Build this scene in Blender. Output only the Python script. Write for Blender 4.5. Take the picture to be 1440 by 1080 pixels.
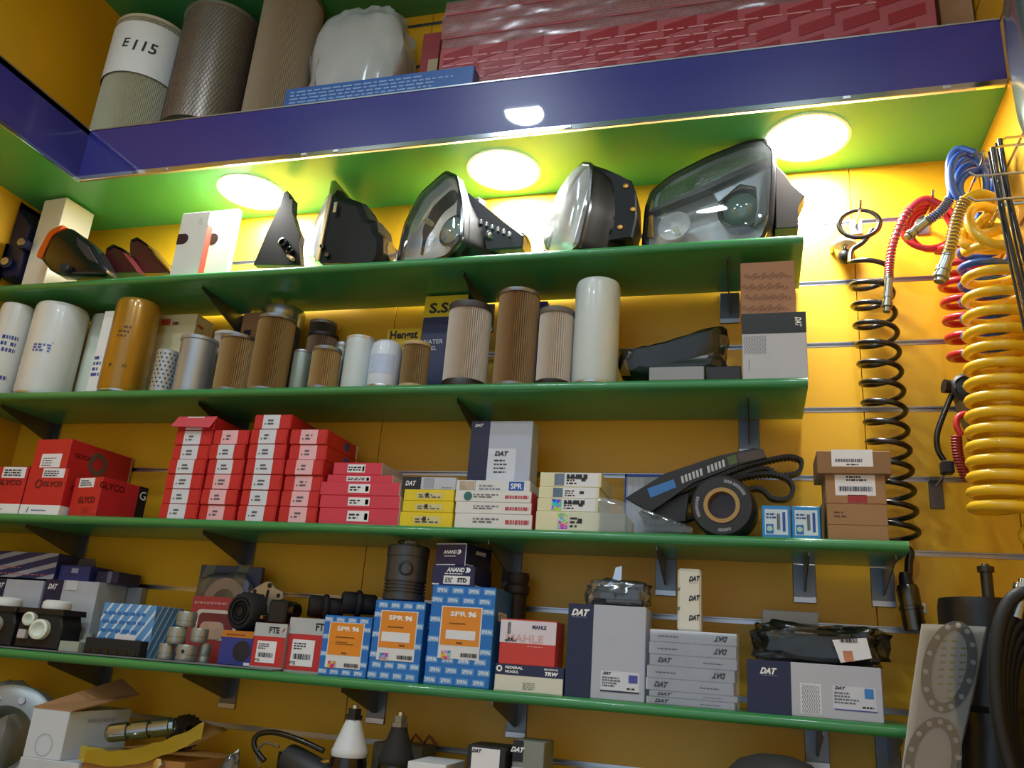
import bpy, bmesh, math, random
from mathutils import Vector, Matrix, noise, Euler
for o in list(bpy.data.objects): bpy.data.objects.remove(o)
S = bpy.context.scene; COL = S.collection
random.seed(7); PI = math.pi; R = math.radians

# ------------------------------------------------------------------ camera
ZO = 2.563                                  # height of the reference wall groove above the floor
CAM = Vector((0, -1.833, ZO - 1.0131)); YAW, PITCH, ROLL, FPX = -.29329, .32027, .07617, 1175.25
fw = Vector((math.sin(YAW)*math.cos(PITCH), math.cos(YAW)*math.cos(PITCH), math.sin(PITCH)))
r0 = Vector((math.cos(YAW), -math.sin(YAW), 0)); u0 = r0.cross(fw)
rt = r0*math.cos(ROLL) + u0*math.sin(ROLL); up = -r0*math.sin(ROLL) + u0*math.cos(ROLL)
cd = bpy.data.cameras.new('camera'); cam = bpy.data.objects.new('camera', cd); COL.objects.link(cam)
mw = Matrix((rt, up, -fw)).transposed().to_4x4(); mw.translation = CAM; cam.matrix_world = mw
cd.sensor_width = 36; cd.lens = FPX/1440*36; cd.clip_start = .02; S.camera = cam
# ------------------------------------------------------------------ light
W = bpy.data.worlds.new('street_daylight'); S.world = W; W.use_nodes = True
bg = W.node_tree.nodes['Background']; bg.inputs[0].default_value = (.68, .83, 1, 1); bg.inputs[1].default_value = .75
LAMP_STRENGTH, ROOM_LAMP = 170, 170
S.view_settings.view_transform = 'Standard'; S.view_settings.look = 'None'
S.view_settings.gamma = 1; S.view_settings.use_curve_mapping = False; S.view_settings.exposure = 0.12

# ------------------------------------------------------------------ photo pixel -> place
def ray(px, py): return fw*FPX + rt*(px-720) + up*(540-py)
def U(px, py, y):                           # on the plane y = const (parallel to the back wall)
    d = ray(px, py); return CAM + d*((y-CAM.y)/d.y)
def UZ(px, py, z):
    d = ray(px, py); return CAM + d*((z-CAM.z)/d.z)
def UX(px, py, x):
    d = ray(px, py); return CAM + d*((x-CAM.x)/d.x)
def UP(px, py, P, n):
    d = ray(px, py); return CAM + d*((P-CAM).dot(n)/d.dot(n))
def mpp(P): return (P-CAM).dot(fw)/FPX      # metres per pixel there

# ------------------------------------------------------------------ materials
def lin(h):
    h = h.lstrip('#'); c = [int(h[i:i+2], 16)/255 for i in (0, 2, 4)]
    return [x/12.92 if x <= .04045 else ((x+.055)/1.055)**2.4 for x in c] + [1]
MC = {}
def M(h, rough=.5, metal=0, var=.10, scale=25, bump=0, coat=0, spec=.5):
    k = (h, rough, metal, var, scale, bump, coat, spec)
    if k in MC: return MC[k]
    m = bpy.data.materials.new('mat_'+h.lstrip('#')); m.use_nodes = True; nt = m.node_tree; b = nt.nodes['Principled BSDF']
    c = lin(h)
    tc = nt.nodes.new('ShaderNodeTexCoord'); nz = nt.nodes.new('ShaderNodeTexNoise'); nz.inputs['Scale'].default_value = scale; nz.inputs['Detail'].default_value = 4
    nt.links.new(tc.outputs['Object'], nz.inputs['Vector'])
    mx = nt.nodes.new('ShaderNodeMix'); mx.data_type = 'RGBA'
    mx.inputs[6].default_value = [x*(1-var) for x in c[:3]]+[1]; mx.inputs[7].default_value = [min(1, x*(1+var)) for x in c[:3]]+[1]
    nt.links.new(nz.outputs[0], mx.inputs[0]); nt.links.new(mx.outputs[2], b.inputs['Base Color'])
    b.inputs['Roughness'].default_value = rough; b.inputs['Metallic'].default_value = metal; b.inputs['Coat Weight'].default_value = coat
    b.inputs['Specular IOR Level'].default_value = spec
    if bump:
        bp = nt.nodes.new('ShaderNodeBump'); bp.inputs['Strength'].default_value = bump; bp.inputs['Distance'].default_value = .004
        nt.links.new(nz.outputs[0], bp.inputs['Height']); nt.links.new(bp.outputs[0], b.inputs['Normal'])
    MC[k] = m; return m
def emis(name, col, s):
    m = bpy.data.materials.new(name); m.use_nodes = True; nt = m.node_tree; nt.nodes.clear()
    e = nt.nodes.new('ShaderNodeEmission'); e.inputs[0].default_value = col; e.inputs[1].default_value = s
    o = nt.nodes.new('ShaderNodeOutputMaterial'); nt.links.new(e.outputs[0], o.inputs[0]); return m
def film(name, tint, gloss=.25, rough=.08, haze=0.0, hz='#dfe4ea'):   # clear film / lens: transparent + a skin of gloss (+ milky haze)
    m = bpy.data.materials.new(name); m.use_nodes = True; nt = m.node_tree; nt.nodes.clear()
    t = nt.nodes.new('ShaderNodeBsdfTransparent'); t.inputs[0].default_value = tint
    g = nt.nodes.new('ShaderNodeBsdfGlossy'); g.inputs['Roughness'].default_value = rough
    fr = nt.nodes.new('ShaderNodeFresnel'); fr.inputs[0].default_value = 1.5
    ad = nt.nodes.new('ShaderNodeMath'); ad.operation = 'MULTIPLY_ADD'; ad.inputs[1].default_value = 1; ad.inputs[2].default_value = gloss*.25
    nt.links.new(fr.outputs[0], ad.inputs[0])
    d = nt.nodes.new('ShaderNodeBsdfDiffuse'); d.inputs[0].default_value = lin(hz)
    m0 = nt.nodes.new('ShaderNodeMixShader'); m0.inputs[0].default_value = haze; nt.links.new(t.outputs[0], m0.inputs[1]); nt.links.new(d.outputs[0], m0.inputs[2])
    ms = nt.nodes.new('ShaderNodeMixShader'); nt.links.new(ad.outputs[0], ms.inputs[0]); nt.links.new(m0.outputs[0], ms.inputs[1]); nt.links.new(g.outputs[0], ms.inputs[2])
    o = nt.nodes.new('ShaderNodeOutputMaterial'); nt.links.new(ms.outputs[0], o.inputs[0]); return m
YEL = M('#e2ac1c', .42, 0, .06, 3); YEL_D = M('#a87410', .6)
GRN = M('#3c8c50', .30, 0, .06, 6, coat=.3); GRNP = M('#4fa65c', .38, 0, .04, 3); GRND = M('#1f5a2c', .5)
BLU = M('#2b2984', .35, 0, .05, 2, coat=.6); CHR = M('#c9ccd2', .14, 1, .05); REFL = M('#f0f3f6', .25, .15, .03, 45, .3); ALU = M('#b9bcc2', .32, 1, .08); STEEL = M('#6f7378', .34, .9, .15)
BLK = M('#17171a', .45); HBLK = M('#0a0a0c', .5, spec=.25); BLKG = M('#121215', .22, coat=.3); RUB = M('#1d1d1f', .75); WHT = M('#e9ecee', .45, 0, .03); PAPER = M('#dfe2ea', .6, 0, .04)
LAB = M('#e6e7ee', .55, 0, .03); INK = M('#23242c', .6); NAVY = M('#1c2148', .4, 0, .08); DATG = M('#b9bfcd', .5, 0, .05); BROWN = M('#a87e58', .75, 0, .08, 12)
MDF = M('#9c8454', .7); RED = M('#c2262b', .42, 0, .06); REDD = M('#b01f26', .45); PINK = M('#cf3a50', .45, 0, .06); YBOX = M('#e0c81e', .45); CREAM = M('#dcd9b6', .55, 0, .06)
SPAB = M('#1b6fc4', .38, 0, .06); ORG = M('#e08a1c', .45, 0, .06); SILV = M('#bcbfd0', .2, .8); TXTW = M('#eef0f4', .5, 0, .02); DRED = M('#8e1a1e', .5)
CLEAR = film('clear_film', (.95, .96, .96, 1), .15, .12, .06); MILK = film('milky_film', (.9, .92, .94, 1), .3, .15, .6); LENS = film('lens_plastic', (.98, .99, .99, 1), .25, .03, .045)
CELLO = film('cellophane', (.97, .97, .97, 1), .9, .22, .04); SMOKE = film('grey_film', (.62, .64, .60, 1), .08, .16, .02, '#8c8f86'); YFILM = film('yellow_film', (.85, .8, .25, 1), .6, .15, .45, '#c9b428')

# ------------------------------------------------------------------ mesh helpers
def link(name, bm, mat, parent=None, smooth=None, loc=None, mats=None):
    me = bpy.data.meshes.new(name); bm.normal_update(); bm.to_mesh(me); bm.free()
    o = bpy.data.objects.new(name, me); COL.objects.link(o)
    for m in (mats or [mat]): me.materials.append(m)
    if smooth is not None:
        me.polygons.foreach_set('use_smooth', [True]*len(me.polygons)); me.set_sharp_from_angle(angle=smooth)
    if parent: o.parent = parent
    if loc is not None: o.location = loc
    return o
def tag(o, label, cat, group=None, kind=None):
    o['label'] = label; o['category'] = cat
    if group: o['group'] = group
    if kind: o['kind'] = kind
    return o
def struct(o): o['kind'] = 'structure'; return o
def thing(name, label, cat, loc=(0, 0, 0), rz=0, group=None, rot=None):
    o = bpy.data.objects.new(name, None); COL.objects.link(o); o.location = loc; o.rotation_euler = rot or (0, 0, rz); o.empty_display_size = .02
    return tag(o, label, cat, group)
def NB(): return bmesh.new()
def abox(bm, x0, x1, y0, y1, z0, z1, bev=0, mi=0):
    r = bmesh.ops.create_cube(bm, size=1); vs = r['verts']
    for v in vs: v.co = Vector(((x0+x1)/2+v.co.x*(x1-x0), (y0+y1)/2+v.co.y*(y1-y0), (z0+z1)/2+v.co.z*(z1-z0)))
    fs = list({f for v in vs for f in v.link_faces})
    for f in fs: f.material_index = mi
    if bev:
        es = list({e for v in vs for e in v.link_edges})
        bmesh.ops.bevel(bm, geom=es, offset=bev, segments=1, affect='EDGES')
    return vs
def box(name, parent, mat, x0, x1, y0, y1, z0, z1, bev=0):
    bm = NB(); abox(bm, x0, x1, y0, y1, z0, z1, bev); return link(name, bm, mat, parent)
def alathe(bm, prof, n=32, cx=0, cy=0, pleat=0, mi=0, axis=None):
    rings = []; allv = []
    for (r, z) in prof:
        if r <= 1e-6: ring = [bm.verts.new((cx, cy, z))]
        else: ring = [bm.verts.new((cx+(r-(pleat if i % 2 else 0))*math.cos(2*PI*i/n), cy+(r-(pleat if i % 2 else 0))*math.sin(2*PI*i/n), z)) for i in range(n)]
        rings.append(ring); allv += ring
    for a, b in zip(rings, rings[1:]):
        for i in range(n):
            j = (i+1) % n
            if len(a) == 1 and len(b) == 1: continue
            if len(a) == 1: f = bm.faces.new((a[0], b[j], b[i]))
            elif len(b) == 1: f = bm.faces.new((a[i], a[j], b[0]))
            else: f = bm.faces.new((a[i], a[j], b[j], b[i]))
            f.material_index = mi
    if axis is not None:
        bmesh.ops.transform(bm, matrix=axis, verts=allv)
    return allv
def lathe(name, parent, mat, prof, n=32, smooth=.7, pleat=0, axis=None, cx=0, cy=0):
    bm = NB(); alathe(bm, prof, n, cx, cy, pleat, 0, axis)
    bmesh.ops.recalc_face_normals(bm, faces=bm.faces); return link(name, bm, mat, parent, smooth)
def axis_to(p, d):                          # matrix that carries +z to direction d at p
    m = Vector(d).normalized().to_track_quat('Z', 'Y').to_matrix().to_4x4(); m.translation = Vector(p); return m
def catmull(pts, k=6, closed=False):
    pts = [Vector(p) for p in pts]; out = []; n = len(pts)
    for i in range(n if closed else n-1):
        g = (lambda j: pts[j % n]) if closed else (lambda j: pts[min(max(j, 0), n-1)])
        a, b, c, d = g(i-1), g(i), g(i+1), g(i+2)
        for s in range(k):
            t = s/k; out.append(.5*((2*b)+(c-a)*t+(2*a-5*b+4*c-d)*t*t+(3*b-a-3*c+d)*t**3))
    if not closed: out.append(pts[-1])
    return out
def atube(bm, pts, r, n=8, closed=False, cap=True):
    pts = [Vector(p) for p in pts]; N = len(pts); T = []
    for i in range(N):
        a = pts[i-1] if (i or closed) else pts[0]; b = pts[(i+1) % N] if (i < N-1 or closed) else pts[-1]
        T.append((b-a).normalized())
    nrm = T[0].orthogonal().normalized(); rings = []
    for i in range(N):
        nrm = (nrm - T[i]*nrm.dot(T[i])).normalized(); bn = T[i].cross(nrm); rr = r(i/(N-1)) if callable(r) else r
        rings.append([bm.verts.new(pts[i]+(nrm*math.cos(2*PI*k/n)+bn*math.sin(2*PI*k/n))*rr) for k in range(n)])
    for i in range(N if closed else N-1):
        a, b = rings[i], rings[(i+1) % N]
        off = 0
        if closed and i == N-1: off = min(range(n), key=lambda q: (a[0].co-b[q].co).length)
        for k in range(n): bm.faces.new((a[k], a[(k+1) % n], b[(k+1+off) % n], b[(k+off) % n]))
    if cap and not closed: bm.faces.new(rings[0][::-1]); bm.faces.new(rings[-1])
def tube(name, parent, mat, pts, r, n=8, closed=False):
    bm = NB(); atube(bm, pts, r, n, closed); return link(name, bm, mat, parent, .9)
def aprism(bm, poly, y0, y1, bev=0, mi=0):  # poly in (x, z), extruded along y
    a = [bm.verts.new((x, y0, z)) for x, z in poly]; b = [bm.verts.new((x, y1, z)) for x, z in poly]; n = len(poly)
    fs = [bm.faces.new(a), bm.faces.new(b[::-1])]
    for i in range(n): fs.append(bm.faces.new((a[i], b[i], b[(i+1) % n], a[(i+1) % n])))
    for f in fs: f.material_index = mi
    if bev: bmesh.ops.bevel(bm, geom=list(fs[0].edges)+list(fs[1].edges), offset=bev, segments=1, affect='EDGES')
    bmesh.ops.recalc_face_normals(bm, faces=bm.faces); return a+b
def prism(name, parent, mat, poly, y0, y1, bev=0, smooth=None):
    bm = NB(); aprism(bm, poly, y0, y1, bev); return link(name, bm, mat, parent, smooth)
def blob(name, parent, mat, sx, sy, sz, amp=.15, freq=6, seed=0, e=.6, n=28, m=16, cz=None, ridge=False):
    bm = NB(); rows = []
    sg = lambda v, p: math.copysign(abs(v)**p, v)
    for j in range(m+1):
        ph = -PI/2+PI*j/m; row = []
        for i in range(n):
            th = 2*PI*i/n; p = Vector((sg(math.cos(ph), e)*sg(math.cos(th), e), sg(math.cos(ph), e)*sg(math.sin(th), e), sg(math.sin(ph), e)))
            q = noise.noise(p*freq*.35+Vector((seed*7.3, 0, 0))) + .5*noise.noise(p*freq+Vector((seed, 3, 1)))
            if ridge: q = 1-abs(q)*2
            k = 1+amp*q
            row.append(bm.verts.new((p.x*k*sx/2, p.y*k*sy/2, max(-sz/2, p.z*k*sz/2)+sz/2)))
        rows.append(row)
    for a, b in zip(rows, rows[1:]):
        for i in range(n): bm.faces.new((a[i], a[(i+1) % n], b[(i+1) % n], b[i]))
    bmesh.ops.remove_doubles(bm, verts=bm.verts, dist=1e-5); bmesh.ops.recalc_face_normals(bm, faces=bm.faces)
    return link(name, bm, mat, parent, .5)
TC = {}
def tmesh(s, shear=0, bold=0, sp=1):
    k = (s, shear, bold, sp)
    if k not in TC:
        c = bpy.data.curves.new('t', 'FONT'); c.body = s; c.size = 1; c.shear = min(1, shear*1.3); c.offset = bold*1.2; c.resolution_u = 2; c.fill_mode = 'FRONT'; c.space_character = sp
        o = bpy.data.objects.new('t', c); COL.objects.link(o); bpy.context.view_layer.update()
        me = bpy.data.meshes.new_from_object(o.evaluated_get(bpy.context.evaluated_depsgraph_get())); bpy.data.objects.remove(o)
        xs = [v.co.x for v in me.vertices]; ys = [v.co.y for v in me.vertices]
        TC[k] = (me, min(xs), max(xs), min(ys), max(ys))
    return TC[k]
class Face:                                  # a flat frame on a thing: origin, u, v (metres) and its outward normal
    def __init__(s, root, o, u, v, w, h): s.root, s.o, s.u, s.v, s.w, s.h = root, Vector(o), Vector(u).normalized(), Vector(v).normalized(), w, h; s.n = s.u.cross(s.v); s.panels = []
    def host(s, a, b, parent):                # print belongs to the label it sits on
        if parent: return parent
        for p in reversed(s.panels):
            if p[0]-.01 <= a <= p[1]+.01 and p[2]-.01 <= b <= p[3]+.01: return p[4]
        return s.root
    def mat(s, a, b, lift): m = Matrix((s.u, s.v, s.n)).transposed().to_4x4(); m.translation = s.o+s.u*a*s.w+s.v*b*s.h+s.n*lift; return m
    def panel(s, a0, a1, b0, b1, mat, name='label', lift=.0004, rnd=0, parent=None):
        bm = NB(); w, h = (a1-a0)*s.w, (b1-b0)*s.h
        if rnd:
            pts = []
            for cx, cy, t0 in ((w-rnd, h-rnd, 0), (rnd, h-rnd, 90), (rnd, rnd, 180), (w-rnd, rnd, 270)):
                for q in range(4): t = R(t0+30*q); pts.append((cx+rnd*math.cos(t), cy+rnd*math.sin(t)))
        else: pts = [(0, 0), (w, 0), (w, h), (0, h)]
        t = max(lift, .0003); A = [bm.verts.new((x, y, 0)) for x, y in pts]; B = [bm.verts.new((x, y, -t-.0002)) for x, y in pts]
        bm.faces.new(A); n = len(A)
        for i in range(n): bm.faces.new((A[i], B[i], B[(i+1) % n], A[(i+1) % n]))
        bmesh.ops.transform(bm, matrix=s.mat(a0, b0, lift), verts=bm.verts); bmesh.ops.recalc_face_normals(bm, faces=bm.faces)
        o = link(name, bm, mat, parent or s.root)
        if not parent: s.panels.append((a0, a1, b0, b1, o))
        return o
    def text(s, items, mat, name='lettering', lift=.0009, parent=None):    # items: (string, a, b, height fraction, shear, bold, rotation, max width fraction)
        if 1 < len(items) <= 8:
            for it in items: s.text([it], mat, name, lift, parent)
            return
        bm = NB()
        for it in items:
            st, a, b, hh = it[:4]; sh, bo, ro, mwf = (list(it[4:])+[0, 0, 0, 0][len(it)-4:])[:4]
            me, x0, x1, y0, y1 = tmesh(st, sh, bo); k = hh*s.h/max(y1-y0, .01); kx = k
            if mwf: kx = mwf*s.w/(x1-x0)
            n0 = len(bm.verts); bm.from_mesh(me); bm.verts.ensure_lookup_table(); vs = bm.verts[n0:]
            mm = s.mat(a, b, lift) @ Matrix.Rotation(ro, 4, 'Z') @ Matrix.Diagonal((kx, k, 1, 1)) @ Matrix.Translation((-(x0+x1)/2, -(y0+y1)/2, 0))
            bmesh.ops.transform(bm, matrix=mm, verts=vs)
        o = link(name, bm, mat, s.host(items[0][1], items[0][2], parent) if len(items) == 1 else (parent or s.root))
        if len(items) > 1: o['kind'] = 'stuff'
        return o
    def lines(s, a0, a1, b0, b1, rows, mat=None, name='fine_print', fill=.55, lift=.0009, seed=0, step=.05, parent=None):   # print too small to read: rows of short dashes
        rn = random.Random(seed+int(a0*1000)+rows); bm = NB(); hrow = (b1-b0)/rows
        for r in range(rows):
            a = a0; end = a0+(a1-a0)*rn.uniform(.6, 1)
            while a < end:
                q = min(end, a+rn.uniform(.4, 1.5)*step); bb = b0+r*hrow
                co = [s.mat(x, y, lift).translation for x, y in ((a, bb), (q, bb), (q, bb+hrow*fill), (a, bb+hrow*fill))]
                bm.faces.new([bm.verts.new(c) for c in co]); a = q+step*.3
        o = link(name, bm, mat or INK, s.host((a0+a1)/2, (b0+b1)/2, parent)); o['kind'] = 'stuff'; return o
    def bars(s, a0, a1, b0, b1, n=22, mat=None, lift=.0009, seed=3, parent=None):
        rn = random.Random(seed); bm = NB(); a = a0; w = (a1-a0)/n
        for i in range(n):
            q = w*rn.choice((.3, .5, .8)); co = [s.mat(x, y, lift).translation for x, y in ((a, b0), (a+q, b0), (a+q, b1), (a, b1))]
            bm.faces.new([bm.verts.new(c) for c in co]); a += w
        o = link('barcode', bm, mat or INK, s.host((a0+a1)/2, (b0+b1)/2, parent)); o['kind'] = 'stuff'; return o
class Box: pass
def faces(b):
    w, d, h, r = b.w, b.d, b.h, b.root
    b.F = Face(r, (-w/2, -d/2, 0), (1, 0, 0), (0, 0, 1), w, h); b.R = Face(r, (w/2, -d/2, 0), (0, 1, 0), (0, 0, 1), d, h)
    b.T = Face(r, (-w/2, -d/2, h), (1, 0, 0), (0, 1, 0), w, d); b.L = Face(r, (-w/2, d/2, 0), (0, -1, 0), (0, 0, 1), d, h)
def carton(name, label, TL, TR, yf, d, zb, mat, cat='box', group=None, rz=0, bev=.0012, x=None, h=None, dz=0):
    a, c = U(*TL, yf), U(*TR, yf); b = Box(); b.w = abs(c.x-a.x); b.h = h or (a.z+c.z)/2-zb; b.d = d
    if x: b.w = x[1]-x[0]; cx = (x[0]+x[1])/2
    else: cx = (a.x+c.x)/2
    b.root = thing(name, label, cat, (cx, yf+d/2, zb), rz, group); b.top = zb+b.h; b.x0, b.x1 = cx-b.w/2, cx+b.w/2; b.yf = yf
    faces(b); b.body = box('body', b.root, mat, -b.w/2, b.w/2, -d/2, d/2, 0, b.h, min(bev, b.h*.2)); return b
def seam(b, mat=None):                       # tuck flap edge on the front and the lid joint on the side
    b.F.panel(0, 1, .995, 1.0, mat or INK, 'lid_seam')
def slits(b, mat): b.R.panel(.0, .012, .02, .98, mat, 'flap_edge')

# ================================================================== THE ROOM
XL, XR, ZC = -2.003, .503, ZO+1.10          # side walls, ceiling
YB = -3.4                                   # the shop front opens to the street there
struct(box('floor', None, M('#8d8a84', .4, 0, .1, 4), XL-.1, XR+.1, YB, .1, -.05, 0))
struct(box('ceiling', None, GRN, XL-.1, XR+.1, YB, .1, ZC, ZC+.05))
wb = struct(box('wall_back', None, YEL, XL-.1, XR+.1, .012, .1, 0, ZC))
wl = struct(box('wall_left', None, YEL, XL-.1, XL, YB, .012, 0, ZC))
wr = struct(box('wall_right', None, YEL, XR+.012, XR+.1, YB, .012, 0, ZC))
# slat boards: one board between two grooves, panels meet at upright joints
JX = [XL, -.882, .2315, XR]
def chan(bm, x0, x1, z):                      # aluminium groove channel
    abox(bm, x0, x1, -.0005, .0105, z-.0055, z-.0035); abox(bm, x0, x1, -.0005, .0105, z+.0035, z+.0055); abox(bm, x0, x1, .0085, .0105, z-.0035, z+.0035)
for k in range(-8, 17):
    zt = ZO-.15*k
    za, zb_ = max(zt-.15+.0055, 0), min(zt-.0055, ZC)
    if zb_-za < .01: continue
    for i in range(3):
        bm = NB(); abox(bm, JX[i]+.0008, JX[i+1]-.0008, 0, .012, za, zb_, .0008); link('board', bm, YEL, wb)
    bm = NB(); abox(bm, XR, XR+.012, -1.4, -.0005, za, zb_, .0008); link('board', bm, YEL, wr)
    if zt < ZC-.01:
        bm = NB(); chan(bm, XL, XR, zt); link('groove_channel', bm, ALU, wb)
        bm = NB(); abox(bm, XR+.004, XR+.012, -1.4, 0, zt-.0055, zt+.0055); link('groove_channel', bm, ALU, wr)

# ------------------------------------------------------------------ canopy with the blue fascia and its downlights
FY, FX, FZ0, FZ1 = -.252, -1.757, ZO+.143, ZO+.306
cn = thing('display_canopy', 'green bottomed canopy with glossy dark blue fascia running above the shelves', 'canopy', (0, 0, FZ0))
def cb(name, mat, x0, x1, y0, y1, z0, z1, bev=0): return box(name, cn, mat, x0, x1, y0, y1, z0-FZ0, z1-FZ0, bev)
LX = [(-1.29, -.128), (-.58, -.122), (.131, -.138)]
def holed(x0, x1, y0, y1, z, holes, r):       # underside panel with round lamp openings
    bm = NB(); xs = sorted([x0]+[h[0]-r*1.08 for h in holes]+[h[0]+r*1.08 for h in holes]+[x1])
    for i in range(0, len(xs), 2): bm.faces.new([bm.verts.new((x, y, z)) for x, y in ((xs[i], y0), (xs[i], y1), (xs[i+1], y1), (xs[i+1], y0))])
    for hx, hy in holes:
        n = 48; e = r*1.08
        inn = [bm.verts.new((hx+r*math.cos(2*PI*i/n), hy+r*math.sin(2*PI*i/n), z)) for i in range(n)]; out = []
        for i in range(n):
            c, s_ = math.cos(2*PI*i/n), math.sin(2*PI*i/n); t = min(e/abs(c) if abs(c) > 1e-6 else 9, (y1-hy)/s_ if s_ > 1e-6 else 9, (y0-hy)/s_ if s_ < -1e-6 else 9)
            out.append(bm.verts.new((hx+c*t, hy+s_*t, z)))
        for i in range(n): j = (i+1) % n; bm.faces.new((inn[i], out[i], out[j], inn[j]))
        for sx in (-1, 1):
            for yy in (y0, y1):
                a = sorted([v for v in out if True], key=lambda v: (v.co-Vector((hx+sx*e, yy, z))).length)[:2]
                bm.faces.new([a[0], a[1], bm.verts.new((hx+sx*e, yy, z))])
    bmesh.ops.recalc_face_normals(bm, faces=bm.faces)
    if sum(f.normal.z for f in bm.faces) > 0: bmesh.ops.reverse_faces(bm, faces=bm.faces)
    return bm
LR = .0895
link('soffit_panel', holed(FX+.002, XR, FY+.004, 0, .0, LX, LR), GRNP, cn)
cb('soffit_panel', GRNP, XL, FX+.002, -1.6, 0, FZ0, FZ0+.002)
cb('blue_fascia', BLU, FX, XR, FY-.003, FY, FZ0+.002, FZ1-.004)
cb('blue_fascia', BLU, FX-.003, FX, -1.6, FY-.003, FZ0+.002, FZ1-.004)
cb('deck_board', MDF, FX, XR, FY, 0, FZ1-.018, FZ1-.002)
cb('deck_board', MDF, XL, FX, -1.6, 0, FZ1-.018, FZ1-.002)
cb('top_trim', ALU, FX-.003, XR, FY-.005, FY+.008, FZ1-.004, FZ1)
cb('top_trim', ALU, FX-.012, FX+.002, -1.6, FY, FZ1-.004, FZ1)
cb('silver_trim', CHR, FX, XR, FY-.007, FY-.003, FZ0-.001, FZ0+.013, .001)
cb('silver_trim', CHR, FX, FX+.004, -1.6, FY-.003, FZ0-.001, FZ0+.010, .001)
for px in (235, 430, 475, 800, 1190, 1330):
    q = U(px, 215-.1*(px-450)*1.0 if px < 900 else 140-.11*(px-1190), FY); cb('trim_clip', ALU, q.x-.008, q.x+.008, FY-.0095, FY-.006, FZ0+.002, FZ0+.010, .0008)
LEM = emis('lamp_glow', (1, .98, .93, 1), LAMP_STRENGTH)
for i, (x, y) in enumerate(LX):
    t = thing('downlight', ['round recessed downlight above the black lamp bracket and white cards', 'round recessed downlight above the gap between the two middle headlamps', 'round recessed downlight above the end of the big headlamp'][i], 'lamp', (x, y, FZ0), 0, 'canopy downlights')
    lathe('rim', t, WHT, [(LR+.003, -.001), (LR+.003, -.003), (LR-.004, -.003), (LR-.005, .004)], 48)
    lathe('diffuser', t, LEM, [(LR-.004, -.0012), (.0, -.0012)], 48)
# room ceiling lamps (one of them is mirrored in the fascia)
RLM = emis('room_lamp_glow', (.78, .90, 1, 1), ROOM_LAMP)
for nm_, lb_, x, y in (('ceiling_lamp_middle_offscreen', 'round ceiling downlight just behind the added green batten', -.862, -1.416), ('ceiling_lamp_right_offscreen', 'round ceiling downlight nearest the right wall', .2, -2.0),
                       ('ceiling_lamp_left_offscreen', 'round ceiling downlight nearest the left wall', -1.7, -2.0), ('ceiling_lamp_street_offscreen', 'round ceiling downlight nearest the street', -.75, -2.5)):
    t = thing(nm_, lb_, 'lamp', (x, y, ZC), 0, 'ceiling lamps over the shop floor'); k_ = nm_[12:]
    lathe('rim', t, WHT, [(.09, 0), (.09, -.006), (.078, -.006), (.078, -.002)], 40); lathe('lamp_glass'+k_, t, RLM, [(.078, -.0025), (0, -.0025)], 40)
struct(box('added_batten', None, GRN, XL, XR, -1.342, -1.30, ZC-.035, ZC))  # unseen batten, added to cut the mirrored lamp flat on top

# ------------------------------------------------------------------ shelves
SF, TH = -.23, .02
Z3, Z4, Z5, Z6, Z7 = ZO-.145, ZO-.453, ZO-.761, ZO-1.066, ZO-1.375
def bullnose(x0, x1, y0, y1, z):
    n = 6; r = TH/2; prof = [(y1, z), (y1, z-TH)]+[(y0+r-r*math.sin(PI*i/n), z-r-r*math.cos(PI*i/n)) for i in range(n+1)]
    bm = NB(); a = [bm.verts.new((x0, y, zz)) for y, zz in prof]; b = [bm.verts.new((x1, y, zz)) for y, zz in prof]; m = len(prof)
    bm.faces.new(a); bm.faces.new(b)
    for i in range(m): bm.faces.new((a[i], a[(i+1) % m], b[(i+1) % m], b[i]))
    bmesh.ops.recalc_face_normals(bm, faces=bm.faces); return bm
def bracket(parent, x, z, drop=.055, back=True):
    bm = NB(); aprism(bm, [(-.19, z-TH), (-.19, z-TH-.008), (-.02, z-TH-drop), (-.001, z-TH-drop), (-.001, z-TH)], -.0012, .0012)
    bmesh.ops.transform(bm, matrix=Matrix(((0, 1, 0, 0), (1, 0, 0, 0), (0, 0, 1, 0), (0, 0, 0, 1))), verts=bm.verts); bmesh.ops.translate(bm, vec=(x, 0, 0), verts=bm.verts)
    bmesh.ops.recalc_face_normals(bm, faces=bm.faces); k = link('bracket', bm, STEEL, parent)
    box('mounting_plate', k, STEEL, x-.022, x+.022, -.004, -.0005, z-TH-drop-.022, z-TH, .0008); box('plate_lip', k, ALU, x-.022, x+.022, -.0065, -.004, z-TH-drop-.022, z-TH-drop-.010, .0008)
def shelf(z, xr, bxs, label, y0=SF):
    t = thing('wall_shelf', label, 'shelf', (0, 0, 0), 0, 'green display shelves')
    link('board', bullnose(XL+.001, xr, y0, -.009, z), GRN, t, .6)
    for x in bxs: bracket(t, x, z)
WX = lambda px, py: U(px, py, 0).x
shelf(Z3, .109, [-1.337, -.635, -.043], 'green shelf holding the row of headlamps')
shelf(Z4, .106, [-1.98+.1, -1.28, -.62, -.005], 'green shelf holding the oil and fuel filters')
shelf(Z5, .262, [-1.7, -1.2, -.52, -.18, .098, .245], 'green shelf holding the red cartons and timing belts')
shelf(Z6, .256, [WX(148, 945), WX(325, 962), WX(532, 980), WX(728, 995), WX(1148, 1030), .235], 'green shelf holding blue piston boxes and brake parts')
shelf(Z7, .48, [-1.5, -.8, -.2, .3], 'low green shelf holding tie rod ends and gasket card', -.30)

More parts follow.
